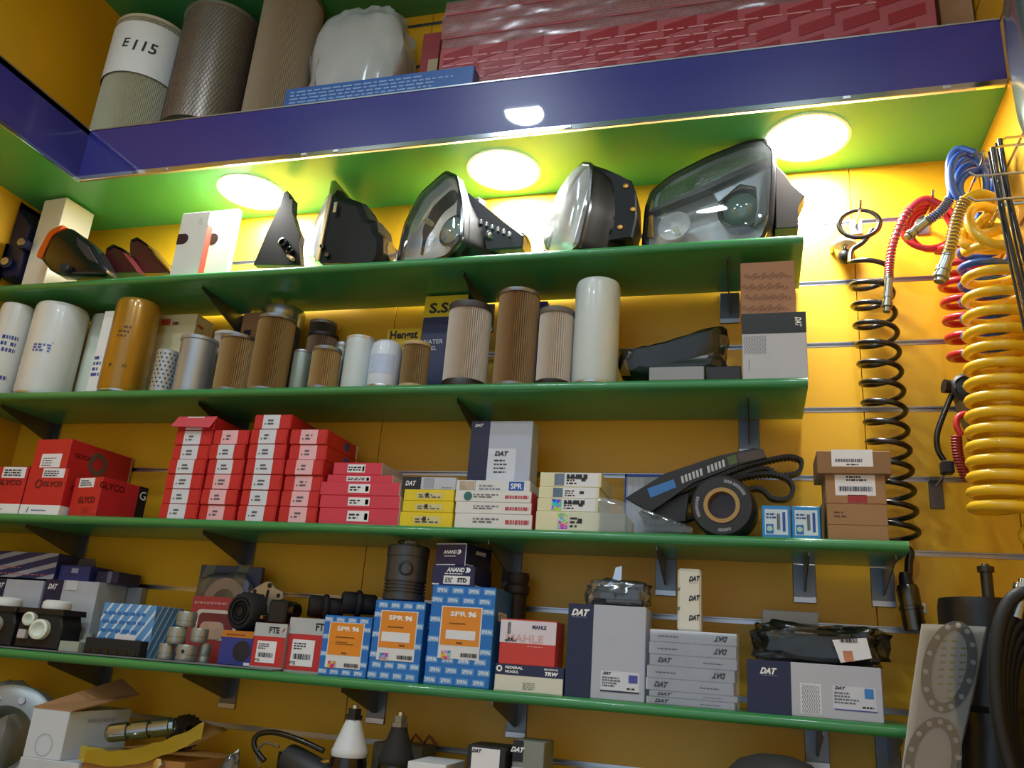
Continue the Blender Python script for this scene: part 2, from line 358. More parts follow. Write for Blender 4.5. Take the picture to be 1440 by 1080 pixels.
t = thing('upper_shelf', 'green upper storage shelf above the air filters', 'shelf', (0, 0, 0)); link('board', bullnose(-1.85, XR-.001, -.30, -.0005, ZO+.805), GRN, t, .6)
def holo(seed):                               # foil that breaks light into colours
    k = ('holo', seed)
    if k in MC: return MC[k]
    m = bpy.data.materials.new('hologram_foil'); m.use_nodes = True; nt = m.node_tree; b = nt.nodes['Principled BSDF']; tc = nt.nodes.new('ShaderNodeTexCoord'); mp = nt.nodes.new('ShaderNodeMapping'); mp.inputs[1].default_value = (seed*.31, seed*.17, seed*.23); nz = nt.nodes.new('ShaderNodeTexNoise'); nz.inputs['Scale'].default_value = 110; hs = nt.nodes.new('ShaderNodeHueSaturation'); hs.inputs['Saturation'].default_value = 2.6; hs.inputs['Value'].default_value = 1.1
    nt.links.new(tc.outputs['Object'], mp.inputs[0]); nt.links.new(mp.outputs[0], nz.inputs['Vector']); nt.links.new(nz.outputs['Color'], hs.inputs['Color']); nt.links.new(hs.outputs[0], b.inputs['Base Color']); b.inputs['Roughness'].default_value = .25; b.inputs['Metallic'].default_value = .3
    MC[k] = m; return m
# ================================================================== ITEM BUILDERS
def cyl_text(root, items, r, mat, name='lettering'):      # items: (string, angle, z, height, shear, bold)
    if len(items) > 1:
        for it in items: cyl_text(root, [it], r, mat, name)
        return
    bm = NB()
    for it in items:
        st, an, z, hh = it[:4]; sh = it[4] if len(it) > 4 else 0; me, x0, x1, y0, y1 = tmesh(st, sh, .01); k = hh/max(y1-y0, .01)
        n0 = len(bm.verts); bm.from_mesh(me); bm.verts.ensure_lookup_table()
        for v in bm.verts[n0:]:
            a = an+(v.co.x-(x0+x1)/2)*k/r; zz = z+(v.co.y-(y0+y1)/2)*k; v.co = Vector(((r+.0006)*math.sin(a), -(r+.0006)*math.cos(a), zz))
    return link(name, bm, mat, root)
def cyl_patch(root, r, a0, a1, z0, z1, mat, name='label', lift=.0005):
    bm = NB(); n = max(4, int(abs(a1-a0)/.12)); top, bot = [], []
    for i in range(n+1):
        a = a0+(a1-a0)*i/n; top.append(bm.verts.new(((r+lift)*math.sin(a), -(r+lift)*math.cos(a), z1))); bot.append(bm.verts.new(((r+lift)*math.sin(a), -(r+lift)*math.cos(a), z0)))
    for i in range(n): bm.faces.new((bot[i], bot[i+1], top[i+1], top[i]))
    return link(name, bm, mat, root, .9)
def cyl_lines(root, r, a0, a1, z0, z1, rows, mat, seed=0, step=.12, fill=.6):
    rn = random.Random(seed); bm = NB(); hz = (z1-z0)/rows
    for k in range(rows):
        a = a0
        while a < a1:
            q = min(a1, a+step*rn.uniform(.4, 1.2)); zz = z0+k*hz
            if rn.random() < .8: bm.faces.new([bm.verts.new(((r+.0006)*math.sin(x), -(r+.0006)*math.cos(x), y)) for x, y in ((a, zz), (q, zz), (q, zz+hz*fill), (a, zz+hz*fill))])
            a = q+step*.35
    o = link('fine_print', bm, mat, root); o['kind'] = 'stuff'; return o
def cyl_place(xl, xr, ymid, ytop, yc, zb):
    r = .04
    for _ in range(4):
        y = yc if yc is not None else SF+.014+r
        P = U((xl+xr)/2, ymid, y); r = (xr-xl)/2*mpp(P)/math.hypot(1, ((xl+xr)/2-720)/FPX)
    y = yc if yc is not None else SF+.014+r
    xt = (xl+xr)/2+(960-(xl+xr)/2)/(ymid+2800)*(ymid-ytop)
    zt = U(xt, ytop, y-r*.8).z; return Vector((U((xl+xr)/2, ymid, y).x, y, zb)), r, zt-zb
def spin_on(name, label, px, zb, mat, group, yc=None, base=None, dome=False, band=None):
    P, r, h = cyl_place(*px, yc, zb); t = thing(name, label, 'filter', P, 0, group)
    if dome: pr = [(r*.93, .004), (r, .012), (r, h*.72), (r*.985, h*.73), (r*.985, h*.82), (r*.9, h*.93), (r*.7, h*.985), (r*.3, h), (0, h)]
    else: pr = [(r*.92, .006), (r, .016), (r, h-.016), (r*.975, h-.008), (r*.93, h-.002), (r*.85, h), (r*.8, h-.002), (0, h-.002)]
    lathe('can', t, mat, pr, 40, .5); lathe('base_ring', t, base or ALU, [(0, 0), (r*.9, 0), (r*.97, .004), (r*.97, .008), (r*.9, .012)], 40)
    return t, r, h
def pleated(name, label, px, zb, paper, cap, group, yc=None, capm=None, ch=.008, inner=True, n=None, lean=0):
    P, r, h = cyl_place(*px, yc, zb); t = thing(name, label, 'filter', P, 0, group)
    n = n or int(2*PI*r/.0052)*2
    lathe('pleated_paper', t, paper, [(r*.965, ch*.6), (r*.965, h-ch*.6)], n, .2, min(.0075, r*.16))
    cp = [(r*.45, 0), (r*.98, 0), (r, ch*.25), (r, ch), (r*.94, ch), (r*.45, ch)]
    lathe('end_cap', t, capm or cap, cp+[cp[0]], 40); o = lathe('end_cap', t, cap, [(a, z+h-ch) for a, z in cp+[cp[0]]], 40)
    lathe('core_tube', t, STEEL, [(r*.46, ch*.5), (r*.46, h-ch*.5)], 24)
    return t, r, h
def dots(root, r, z0, z1, nr, nc, s, mat, name='perforations'):
    bm = NB()
    for j in range(nr):
        z = z0+(z1-z0)*(j+.5)/nr
        for i in range(nc):
            a = 2*PI*(i+.5*(j % 2))/nc; da = s/r/2
            pts = [(a-da, z), (a, z-s/2), (a+da, z), (a, z+s/2)]
            bm.faces.new([bm.verts.new(((r+.0005)*math.sin(q), -(r+.0005)*math.cos(q), w)) for q, w in pts])
    o = link(name, bm, mat, root); o['kind'] = 'stuff'; return o
def wiremesh(root, r, z0, z1, n, pitch, mat):
    bm = NB()
    for s in (-1, 1):
        for i in range(n):
            a0 = 2*PI*i/n; pts = [Vector((r*math.cos(a0+s*pitch*q/10), r*math.sin(a0+s*pitch*q/10), z0+(z1-z0)*q/10)) for q in range(11)]
            atube(bm, pts, .0007, 3, cap=False)
    o = link('mesh_sleeve', bm, mat, root); o['kind'] = 'stuff'; return o
def trace(pxs, P, rz, tilt=0):                # photo outline -> (u, v) on the tilted upright plane through P; local u right, v up
    rot = Matrix.Rotation(rz, 3, 'Z') @ Matrix.Rotation(tilt, 3, 'X'); u, n, v = rot @ Vector((1, 0, 0)), rot @ Vector((0, 1, 0)), rot @ Vector((0, 0, 1))
    return [((q-P).dot(u), (q-P).dot(v)) for q in (UP(x, y, P, n) for x, y in pxs)]
def rounded(poly, k=3, amt=.25):              # cut corners by small arcs
    out = []; n = len(poly)
    for i in range(n):
        a, b, c = Vector(poly[i-1]), Vector(poly[i]), Vector(poly[(i+1) % n])
        p, q = b+(a-b)*amt, b+(c-b)*amt
        for s in range(k+1): t = s/k; out.append(tuple((1-t)**2*p+2*t*(1-t)*b+t*t*q))
    return out
def loft(name, parent, mat, rings, closed_ends=(True, True), smooth=.6):
    bm = NB(); V = [[bm.verts.new(p) for p in r] for r in rings]; n = len(V[0])
    for a, b in zip(V, V[1:]):
        for i in range(n): bm.faces.new((a[i], a[(i+1) % n], b[(i+1) % n], b[i]))
    if closed_ends[0]: bm.faces.new(V[0])
    if closed_ends[1]: bm.faces.new(V[-1][::-1])
    bmesh.ops.recalc_face_normals(bm, faces=bm.faces); return link(name, bm, mat, parent, smooth)

# ================================================================== UPPER DECK
DK = FZ1
P = U(206, 110, -.125); r = 51*mpp(P); P.z = DK; hT = U(225, 27, -.2).z-DK
t = thing('air_filter', 'pale pleated air filter with a white paper wrap marked in black pen', 'filter', (P.x, -.13, DK), 0, 'air filters on the upper deck')
lathe('pleated_paper', t, M('#a9a690', .8), [(r*.97, .01), (r*.97, hT-.012)], 260, .2, .003)
lathe('end_cap', t, M('#8d928a', .4, .4), [(0, 0), (r, 0), (r, .012), (r*.9, .014)], 48); lathe('end_cap', t, M('#c8c2a8', .5), [(r*.9, hT-.014), (r, hT-.012), (r, hT-.002), (r*.9, hT), (r*.55, hT)], 48)
cyl_patch(t, r+.001, -1.9, 1.9, hT*.50, hT-.03, WHT, 'paper_wrap'); cyl_text(t, [('E', .12, hT*.74, .030, .1), ('115', .62, hT*.72, .036, .1)], r+.002, INK, 'pen_mark')
P = U(308, 85, -.125); r = 53*mpp(P); hT = U(320, 12, -.2).z-DK
t = thing('air_filter', 'cylindrical air filter in a shiny expanded metal sleeve with black base', 'filter', (P.x, -.135, DK), 0, 'air filters on the upper deck')
lathe('body', t, M('#8a8078', .35, .6), [(r*.97, .02), (r*.97, hT-.01)], 48); wiremesh(t, r*.975, .02, hT-.012, 64, 1.6, M('#a79c90', .3, .9))
lathe('end_cap', t, BLK, [(0, 0), (r*1.03, 0), (r*1.04, .012), (r*1.0, .024), (r*.9, .024)], 48); lathe('end_cap', t, M('#9a948a', .35, .7), [(r*.95, hT-.014), (r, hT-.012), (r, hT), (r*.6, hT)], 48)
P = U(402, 75, -.12); r = 43*mpp(P)
t = thing('air_filter', 'tall tan pleated air filter reaching up out of view', 'filter', (P.x, -.12, DK), 0, 'air filters on the upper deck')
lathe('pleated_paper', t, M('#93816a', .8), [(r*.98, .01), (r*.98, .455)], 220, .2, .003)
lathe('end_cap', t, M('#8d8a84', .4, .6), [(0, 0), (r, 0), (r, .012), (r*.9, .014)], 40); lathe('end_cap', t, M('#8d8a84', .4, .6), [(r*.9, .453), (r, .455), (r, .467), (0, .467)], 40)
P = U(512, 65, -.11); s = mpp(P)
t = thing('wrapped_filter', 'round filter inside a crumpled white plastic bag', 'filter', (P.x, -.102, DK))
lathe('filter', t, M('#a08a68', .7), [(0, 0), (40*s, .0), (40*s, .24), (30*s, .28), (0, .28)], 40)
b = blob('plastic_bag', t, MILK, 140*s, .185, .40, .13, 6, 3, .72, 48, 28)
c = carton('parts_pack', 'flat blue carton with white printed marks on the deck edge', (403, 124), (667, 93), -.248, .045, DK, M('#2a5aa8', .4, 0, .25, 60, 0, .3), group=None)
c.F.lines(.03, .97, .18, .9, 4, M('#7fa0d4', .5), 'printed_marks', .45, step=.035)
# long red wrapped boxes
TLs = [((622, 52), (1316, -4))]
RB = M('#a8505c', .35, 0, .15, 14, 0, .5); RB2 = M('#c4606c', .3, 0, .15, 20, 0, .6)
c = carton('long_box', 'long dark red carton in cellophane, lowest of the stack on the deck', (622, 52), (1314, -4), -.195, .15, DK, RB, group='long red cartons on the upper deck')
c.root.location.y += .0
bm = NB()
for i in range(12):
    for j in range(3):
        a = (i+.12+.25*(j % 2))/12.4; b_ = .1+.3*j; co = [c.F.mat(x, y, .0012).translation for x, y in ((a, b_), (a+.066, b_+.12), (a+.066, b_+.30), (a, b_+.18))]; bm.faces.new([bm.verts.new(q) for q in co])
link('printed_panels', bm, M('#94222f', .35, 0, .1, 20, 0, .5), c.root)['kind'] = 'stuff'
c.F.lines(.01, .99, .12, .92, 6, M('#cf9098', .5), 'printed_marks', .16, .0016, 2, .03)
z = c.top
for k in range(4):
    h = (.034, .04, .036, .04)[k]
    cc = carton('long_box', ['long pink red carton in cellophane, second from the deck', 'long pink red carton in cellophane, third from the deck', 'long pink red carton in cellophane, fourth from the deck', 'long pink red carton in cellophane, top of the stack'][k], (622, 40), (1300, -30), -.19-.004*(k % 2), .15, z, RB2, x=(c.x0-.004*(k % 3), c.x1-.02+.01*(k % 2)), h=h, group='long red cartons on the upper deck')
    cc.F.lines(.01, .99, .2, .8, 3, M('#d98f98', .4), 'printed_marks', .3, step=.02, seed=k)
    bm = NB(); nx = 60
    V = [[bm.verts.new((-cc.w/2+cc.w*i/nx, -cc.d/2-.002-.006*abs(noise.noise(Vector((i*.33, j*.8, k*5)))), cc.h*j/4)) for i in range(nx+1)] for j in range(5)]
    for j in range(4):
        for i in range(nx): bm.faces.new((V[j][i], V[j][i+1], V[j+1][i+1], V[j+1][i]))
    link('cellophane', bm, CELLO, cc.root, 1.2); z = cc.top
c = carton('parts_pack', 'small dark red and cream carton beside the bagged filter', (596, 48), (621, 44), -.12, .08, DK, M('#8d3038', .5)); c.F.panel(.45, 1, .0, .7, M('#a99a78', .6), 'label')
c = carton('spare_carton', 'plain brown carton at the far end of the upper deck', (1317, -30), (1362, -40), -.12, .1, DK, BROWN)

# ================================================================== SHELF 3: lamps
YF = -.215
# navy casting
P = U(18, 335, -.13); s = mpp(P)
t = thing('compressor', 'dark navy cast compressor with round bolt bosses', 'compressor', (P.x-.02, -.125, Z3))
NVC = M('#1d2048', .38, .2)
o = trace([(-60, 392), (-60, 290), (-25, 262), (5, 265), (33, 295), (44, 310), (36, 340), (24, 392)], Vector((P.x-.02, -.2, Z3)), 0)
lo_ = XL+.003-t.location.x; pts = [(max(x, lo_), z_) for x, z_ in rounded(o, 2, .2)]; cx = sum(p[0] for p in pts)/len(pts)
loft('casting', t, NVC, [[(max(lo_, cx+(x-cx)*k), y, min(.278, max(0, .1+(z_-.1)*k))) for x, z_ in pts] for y, k in ((-.075, .9), (-.06, 1), (.05, 1), (.07, .8))])
for qx, qy in ((35, 345), (12, 372), (-2, 282)):
    q = trace([(qx, qy)], Vector((P.x-.02, -.2, Z3)), 0)[0]; m = axis_to((q[0], -.07, q[1]), (0.25, -1, 0))
    lathe('boss', t, NVC, [(.017, 0), (.017, .02), (.013, .022), (0, .022)], 20, axis=m); lathe('bolt_head', t, ALU, [(.011, .0225), (.011, .026), (.004, .026), (.004, .024), (0, .024)], 16, axis=m)
prism('rib', t, NVC, [(max(x_, lo_+.004), z_) for x_, z_ in ((-.05, .02), (.03, .02), (.03, .035), (-.04, .14), (-.055, .14))], -.085, -.07, .002)
c = carton('tall_box', 'tall plain white carton behind the amber lamp', (68, 264), (101, 262), -.192, .1, Z3, M('#e9e6d8', .55, 0, .03), h=.282, rz=R(-4), group='white cartons on the lamp shelf')
# indicator lamp
P = U(110, 355, -.16); base = Vector((U(105, 380, -.19).x, -.222, Z3))
t = thing('indicator_lamp', 'black indicator lamp with amber lens beside the white carton', 'lamp', base)
o = trace([(55, 360), (72, 328), (90, 320), (103, 322), (132, 345), (150, 378), (148, 384), (75, 386)], Vector((base.x, -.24, Z3)), 0)
o = rounded(o, 2, .25); cx = sum(p[0] for p in o)/len(o)
loft('housing', t, BLKG, [[(cx+(x-cx)*k, y, max(.001, .035+(z_-.035)*k)) for x, z_ in o] for y, k in ((-.022, .86), (-.016, 1), (.02, 1), (.026, .85))])
lo = rounded(trace([(52, 362), (72, 324), (92, 317), (88, 323), (75, 332), (60, 365)], Vector((base.x, -.24, Z3)), 0), 2, .2)
prism('amber_lens', t, M('#d0561a', .2, 0, .1, 40, 0, .4), lo, -.024, .026, .002)
prism('clip_plate', t, M('#35373c', .35), trace([(110, 335), (126, 348), (140, 372), (126, 366), (112, 347)], Vector((base.x, -.24, Z3)), 0), -.025, -.018)
lathe('cable_boss', t, BLK, [(.014, 0), (.014, .02), (.01, .024), (0, .024)], 18, axis=axis_to((.035, -.02, .018), (.2, -1, .2)))
for i, (pl, lb) in enumerate([([(145, 383), (148, 352), (158, 346), (172, 352), (195, 383)], 'small dark red side marker lamp next to the indicator lamp'), ([(182, 383), (182, 340), (192, 336), (205, 345), (236, 380), (236, 384)], 'larger dark red wedge lamp leaning by the white cards')]):
    ym = (-.18, -.132)[i]; b_ = Vector((U(pl[0][0], 383, ym).x, ym+.02, Z3)); t = thing('marker_lamp', lb, 'lamp', b_, 0, 'dark red marker lamps')
    o = trace(pl, Vector((b_.x, ym, Z3)), 0); o = [(x, max(0, z_)) for x, z_ in o]; prism('lens', t, M('#4a1c1e', .2, 0, .2, 30, 0, .5), o, -.02, .02, .002)
    prism('frame', t, BLKG, [(x+.004, z_+.004) for x, z_ in o[1:-1]]+[(x+.009, z_-.002) for x, z_ in o[1:-1]][::-1], -.023, .023, .0)
# white cards with a slot
for i, (a, b_, y) in enumerate([((258, 297), (296, 300), -.20), ((300, 293), (335, 297), -.165)]):
    c = carton('lamp_carton', ['white card box with dark slot and red edge, in front of its twin', 'white card box with dark slot, behind its twin'][i], a, b_, y, .02 if i == 0 else .018, Z3, M('#dddcd8', .55, 0, .04), group='white slotted card boxes')
    c.F.panel(.0, .22, .52, .68, M('#30100c', .5), 'slot', rnd=.0); lathe('slot_end', c.root, M('#30100c', .5), [(c.h*.08, 0), (0, 0)], 20, axis=axis_to((-c.w/2+c.w*.22, -.5*c.d-.0006, c.h*.60), (0, -1, 0)))
    if i == 0: lathe('emboss', c.root, M('#cfcec8', .5), [(.009, .0), (.009, .001), (.007, .001), (0, .0006)], 20, axis=axis_to((c.w*.22, -c.d/2, c.h*.85), (0, -1, 0))); c.R.panel(.0, 1, .02, .8, M('#b8402c', .5), 'red_edge')
# black triangular bracket
b_ = Vector((U(385, 375, -.15).x, -.13, Z3)); t = thing('lamp_bracket', 'thin black plastic lamp bracket leaning between card box and headlamp', 'bracket', b_)
P0 = Vector((b_.x, -.15, Z3)); o = trace([(357, 373), (378, 325), (396, 290), (399, 273), (405, 269), (409, 275), (407, 283), (414, 281), (411, 300), (418, 320), (424, 332), (420, 345), (424, 374)], P0, 0)
prism('plate', t, HBLK, [(x, max(0, z_)) for x, z_ in o], -.025, .0, .002)
for px, py, rr in ((402, 345, .012), (412, 356, .009)):
    q = trace([(px, py)], P0, 0)[0]; lathe('socket', t, BLKG, [(rr, 0), (rr, .014), (rr*.7, .016), (rr*.6, .006), (0, .006)], 18, axis=axis_to((q[0], -.025, q[1]), (0, -1, 0)))
q = trace([(408, 362), (418, 370)], P0, 0); tube('bolt', t, BROWN, [(q[0][0], -.03, q[0][1]), (q[1][0], -.04, q[1][1])], .005)

# ------------------------------------------------------------------ headlamps
def headlamp(label, pxs, C0, rz, tilt, steps, bulge, zb, inner=None, bez=.93, extra=None, lens_mat=None):
    t = thing('headlamp', label, 'headlamp', (C0.x, C0.y, zb), rz, 'headlamps on the top shelf')
    P0 = Vector((C0.x, C0.y, zb)); o = rounded(trace(pxs, P0, rz, tilt), 4, .22)
    T = Matrix.Rotation(tilt, 3, 'X'); cx = sum(p[0] for p in o)/len(o); cz = sum(p[1] for p in o)/len(o)
    def ring(k, y, kz=None, ox=0, oz=0):
        kz = kz or k; out = []
        for x, z_ in o:
            v = T @ Vector((cx+ox+(x-cx)*k, y, cz+oz+(z_-cz)*kz)); v.z = max(.0015, v.z); out.append(v)
        return out
    loft('housing', t, HBLK, [ring(1.0, -.004), ring(1.0, .012)]+[ring(k, y, kz, ox, oz) for k, kz, y, ox, oz in steps], (False, True), .5)
    loft('bezel', t, BLKG, [ring(1.01, -.004), ring(1.015, -.010), ring(bez+.03, -.013), ring(bez, -.008), ring(bez-.01, .004)], (False, False), .6)
    loft('reflector', t, REFL, [ring(bez, .0), ring(bez*.93, .022), ring(bez*.75, .040), ring(bez*.45, .05), ring(bez*.15, .053)], (False, True), .5)
    loft('lens', t, lens_mat or LENS, [ring(bez+.025, -.011), ring(bez*.9, -.011-bulge*.45), ring(bez*.7, -.011-bulge*.8), ring(bez*.4, -.011-bulge*.97), ring(bez*.1, -.011-bulge)], (False, True), .9)
    def at(px, py, y): q = trace([(px, py)], P0, rz, tilt)[0]; return T @ Vector((q[0], y, q[1])), T @ Vector((0, -1, 0))
    return t, at, ring, T
BRIGHT = film('glare_haze_lens', (.98, .99, 1, 1), .5, .12, .25, '#f2f4f6')  # white haze in the lens colour stands in for lamp glare
# 1 : seen from the side
C0 = Vector((U(452, 368, -.15).x, -.13, 0))
t, at, rg, T = headlamp('headlamp seen from its stepped black housing side, beside the thin bracket', [(440, 368), (438, 330), (462, 262), (474, 257), (480, 300), (470, 368)], C0, R(-78), R(-8), [], .02, Z3)
bpy.data.objects.remove(t.children[0]) if False else None
for ch in list(t.children): bpy.data.objects.remove(ch)
# own frame: lens disc facing -x, built from the profile seen in the photo
P0 = Vector((C0.x, -.15, Z3)); t.rotation_euler = (0, 0, 0); t.location = (C0.x, -.12, Z3)
prof = [(x, max(0, z_)) for x, z_ in trace([(452, 369), (474, 260), (478, 268), (508, 279), (519, 303), (530, 306), (533, 322), (540, 330), (540, 352), (533, 367)], P0, 0)]
def sect(poly, ys): return [[(x*kx+ox, y, max(0, z_*kz)) for x, z_ in poly] for y, kx, kz, ox in ys]
loft('housing', t, HBLK, sect(prof, [(-.035, .9, .88, .0), (-.025, .98, .96, 0), (.0, 1, 1, 0), (.06, 1, 1, 0), (.085, .95, .92, 0)]), smooth=.4)
rim = trace([(446, 371), (469, 258), (475, 257), (452, 371)], P0, 0); prism('bezel', t, CHR, [(x, max(0, z_)) for x, z_ in rim], -.045, .095, .002)
ll = trace([(448, 369), (470, 260), (458, 275), (446, 305), (437, 345), (435, 366)], P0, 0); ll = [(x, max(0, z_)) for x, z_ in ll]
loft('lens', t, BRIGHT, [[(ll[0][0]*(1-k)+x*k if False else x+(1-k)*.012, y, .09+(z_-.09)*k if z_ > .002 else z_+.002) for x, z_ in ll] for y, k in ((-.042, .75), (-.03, .95), (0, 1), (.06, 1), (.085, .95), (.093, .75))], smooth=.9)
loft('reflector', t, REFL, [[(x+.010, y, .09+(z_-.09)*k) for x, z_ in ll] for y, k in ((-.03, .7), (.0, .85), (.06, .85), (.08, .7))], smooth=.9)
q = trace([(536, 345)], P0, 0)[0]; lathe('rear_cap', t, BLKG, [(.032, 0), (.034, .01), (.03, .02), (0, .02)], 28, axis=axis_to((q[0]-.012, .02, q[1]), (1, 0, .1)))
q = trace([(467, 288), (476, 300)], P0, 0); box('clip', t, CHR, q[1][0]-.006, q[1][0]+.004, -.05, -.044, q[1][1]-.008, q[1][1]+.022, .001)
for px, py in ((455, 350), (462, 362)):
    q = trace([(px, py)], P0, 0)[0]; box('clip', t, BLKG, q[0]-.004, q[0]+.008, -.045, -.033, max(q[1]-.005, .001), q[1]+.006, .001)
P = U(566, 345, -.1); o = thing('crumpled_wrap', 'crumpled clear plastic behind the side-on headlamp', 'wrapping', (P.x, -.09, Z3)); blob('film', o, MILK, .042, .06, .085, .4, 5, 9, .9, 20, 12)
# 2
C0 = Vector((U(612, 352, -.19).x, -.19, 0))
t, at, rg, T = headlamp('squarish headlamp with clear lens, dark chrome bowl and ribbed grey housing', [(561, 373), (572, 318), (594, 275), (630, 243), (647, 250), (655, 290), (654, 340), (634, 364), (600, 374)], C0, R(-24), R(-4),
    [(.95, .95, .02, .0, 0), (.85, .78, .035, .012, -.010), (.72, .62, .075, .045, -.03), (.62, .52, .08, .05, -.035), (.52, .45, .105, .065, -.04)], .022, Z3)
p, d = at(630, 320, .0); m = axis_to(p, d); lathe('projector_lens', t, M('#8fa6a0', .05, .3), [(.034, -.02), (.034, -.012), (.025, -.004), (0, .0)], 28, axis=m); lathe('projector_ring', t, BLKG, [(.042, -.03), (.042, -.014), (.034, -.012)], 28, axis=m)
p, d = at(600, 310, .02); lathe('bulb', t, M('#e8d9a0', .1), [(.006, 0), (.007, .02), (.004, .03), (0, .032)], 14, axis=axis_to(p, d))
def onto(p, C0, rz): return Matrix.Rotation(-rz, 3, 'Z') @ (p-Vector((C0.x, C0.y, Z3)))
for i in range(6): p = onto(U(677+i*8, 313+i*3.5, -.17), C0, R(-24)); bm = NB(); abox(bm, p.x-.0035, p.x+.0035, p.y-.006, p.y+.02, p.z-.006, p.z+.006, .001); link('rib', bm, ALU, t)
p = onto(U(671, 287, -.15), C0, R(-24)); bm = NB(); abox(bm, p.x-.012, p.x+.012, p.y-.008, p.y+.02, p.z-.03, p.z+.012, .002); link('mounting_lug', bm, BLK, t)
p = onto(U(685, 330, -.175), C0, R(-24)); lathe('adjuster', t, CHR, [(.011, -.02), (.011, .0), (.007, .003), (0, .003)], 16, axis=axis_to(p, (-.1, -1, 0)))
p = onto(U(736, 343, -.12), C0, R(-24)); lathe('rear_cap', t, BLKG, [(.026, -.02), (.028, .0), (.02, .004), (0, .004)], 20, axis=axis_to(p, (1, -.1, 0)))
def rear(pl, y, y0, y1, rz, mat, name='rear_housing'):
    P1 = Vector((C0.x, y, Z3)); bm = NB(); aprism(bm, [(x, max(0.001, z_)) for x, z_ in trace(pl, P1, 0)], y0, y1, .004); bmesh.ops.translate(bm, vec=(0, y-C0.y, 0), verts=bm.verts); bmesh.ops.transform(bm, matrix=Matrix.Rotation(-rz, 4, 'Z'), verts=bm.verts); return link(name, bm, mat, t)
rear([(646, 258), (668, 284), (690, 298), (712, 316), (738, 333), (736, 351), (660, 357), (640, 352)], -.16, -.01, .07, R(-24), M('#14151c', .4, spec=.3))
# 3
C0 = Vector((U(805, 345, -.19).x, -.19, 0))
t, at, rg, T = headlamp('headlamp with glare-hazed white lens and boxy black housing with brass screws', [(768, 358), (776, 318), (800, 262), (822, 231), (838, 232), (834, 290), (820, 350), (800, 362)], C0, R(-40), R(-4),
    [(.98, .97, .02, 0, 0), (.96, .93, .04, .005, -.004), (.90, .80, .10, .012, -.012), (.7, .66, .125, .012, -.02), (.3, .3, .128, 0, -.02)], .03, Z3, lens_mat=film('glare_haze_lens', (.98, .99, 1, 1), .5, .12, .25, '#f2f4f6'))  # lens again whitened by haze to imitate the glare
rear([(836, 236), (856, 244), (874, 252), (889, 258), (896, 276), (897, 310), (890, 339), (830, 346), (806, 348)], -.16, -.015, .07, R(-40), HBLK)
for px, py in ((880, 262), (890, 295), (872, 320)):
    p = onto(U(px, py, -.175), C0, R(-40)); lathe('brass_screw', t, M('#a87a3a', .3, .9), [(.006, -.03), (.006, .003), (0, .004)], 14, axis=axis_to(p, (.75, -.65, 0)))
# 4 : the big one
C0 = Vector((U(1000, 335, -.15).x, -.15, 0))
big = [(905, 356), (910, 295), (918, 272), (945, 250), (1000, 222), (1050, 203), (1076, 199), (1090, 214), (1090, 250), (1086, 310), (1074, 342), (1000, 353), (950, 358)]
t, at, rg, T = headlamp('large headlamp with slanted top indicator strip and round projector, at the shelf end', big, C0, R(-14), R(-6),
    [(.97, .96, .03, 0, 0), (.85, .8, .07, .012, -.01), (.6, .62, .09, .03, -.015), (.45, .45, .10, .03, -.02)], .016, Z3, bez=.95)
P0 = Vector((C0.x, C0.y, Z3))
def strip(name, mat, pl, y0, y1, bev=0):
    bm = NB(); aprism(bm, trace(pl, P0, R(-14), R(-6)), y0, y1, bev); bmesh.ops.transform(bm, matrix=T.to_4x4(), verts=bm.verts); return link(name, bm, mat, t)
strip('divider', BLKG, [(914, 305), (918, 299), (1000, 262), (1080, 226), (1083, 232), (1000, 270)], -.014, .01, .001)
strip('indicator_strip', M('#9ca3a8', .25, .7, .3, 120, .6), [(922, 292), (940, 262), (1000, 232), (1060, 212), (1076, 214), (1076, 224), (1000, 256)], .002, .006)
strip('side_reflector', M('#d8a020', .2, .3), [(911, 335), (914, 290), (919, 282), (920, 335)], -.006, .004)
n_ = 16
for i in range(n_):
    a = .05+.3*i/n_; strip('prism_rib', CHR, [(925+i*3.2, 288-i*1.3), (927+i*3.2, 287-i*1.3), (938+i*3.6-6, 268-i*1.6), (936+i*3.6-6, 268-i*1.6)], -.003, .003)
strip('inner_bezel', M('#8e9498', .3, .6), [(1000, 268), (1078, 236), (1078, 300), (1060, 318), (1066, 290), (1064, 262), (1040, 258), (1010, 285)], .0, .006, .001)
p, d = at(1040, 290, .005); m = axis_to(p, d)
lathe('projector_ring', t, M('#3a3e42', .25, .6), [(.050, -.03), (.052, -.004), (.044, -.002), (.042, -.012)], 32, axis=m); lathe('projector_lens', t, M('#6f8f86', .04, .2, coat=1), [(.042, -.012), (.034, .006), (.018, .014), (0, .016)], 32, axis=m)
p, d = at(948, 318, .01); lathe('round_reflector', t, REFL, [(.038, .012), (.030, -.006), (.012, -.018), (0, -.02)], 28, axis=axis_to(p, d)); lathe('bulb', t, M('#f2ead0', .1), [(.006, -.018), (.007, .0), (0, .008)], 14, axis=axis_to(p, d))
lug = [(1090, 238), (1104, 252), (1112, 268), (1131, 281), (1120, 300), (1122, 326), (1090, 328)]
PB = Vector((C0.x+.10, -.135, Z3)); q = trace(lug, PB, 0); bm = NB(); aprism(bm, [(x, max(0, z_)) for x, z_ in q], -.02, .03, .002)
bmesh.ops.translate(bm, vec=PB-P0, verts=bm.verts); bmesh.ops.transform(bm, matrix=Matrix.Rotation(R(14), 4, 'Z'), verts=bm.verts); link('mounting_lug', bm, M('#1c1208', .55, spec=.3), t)
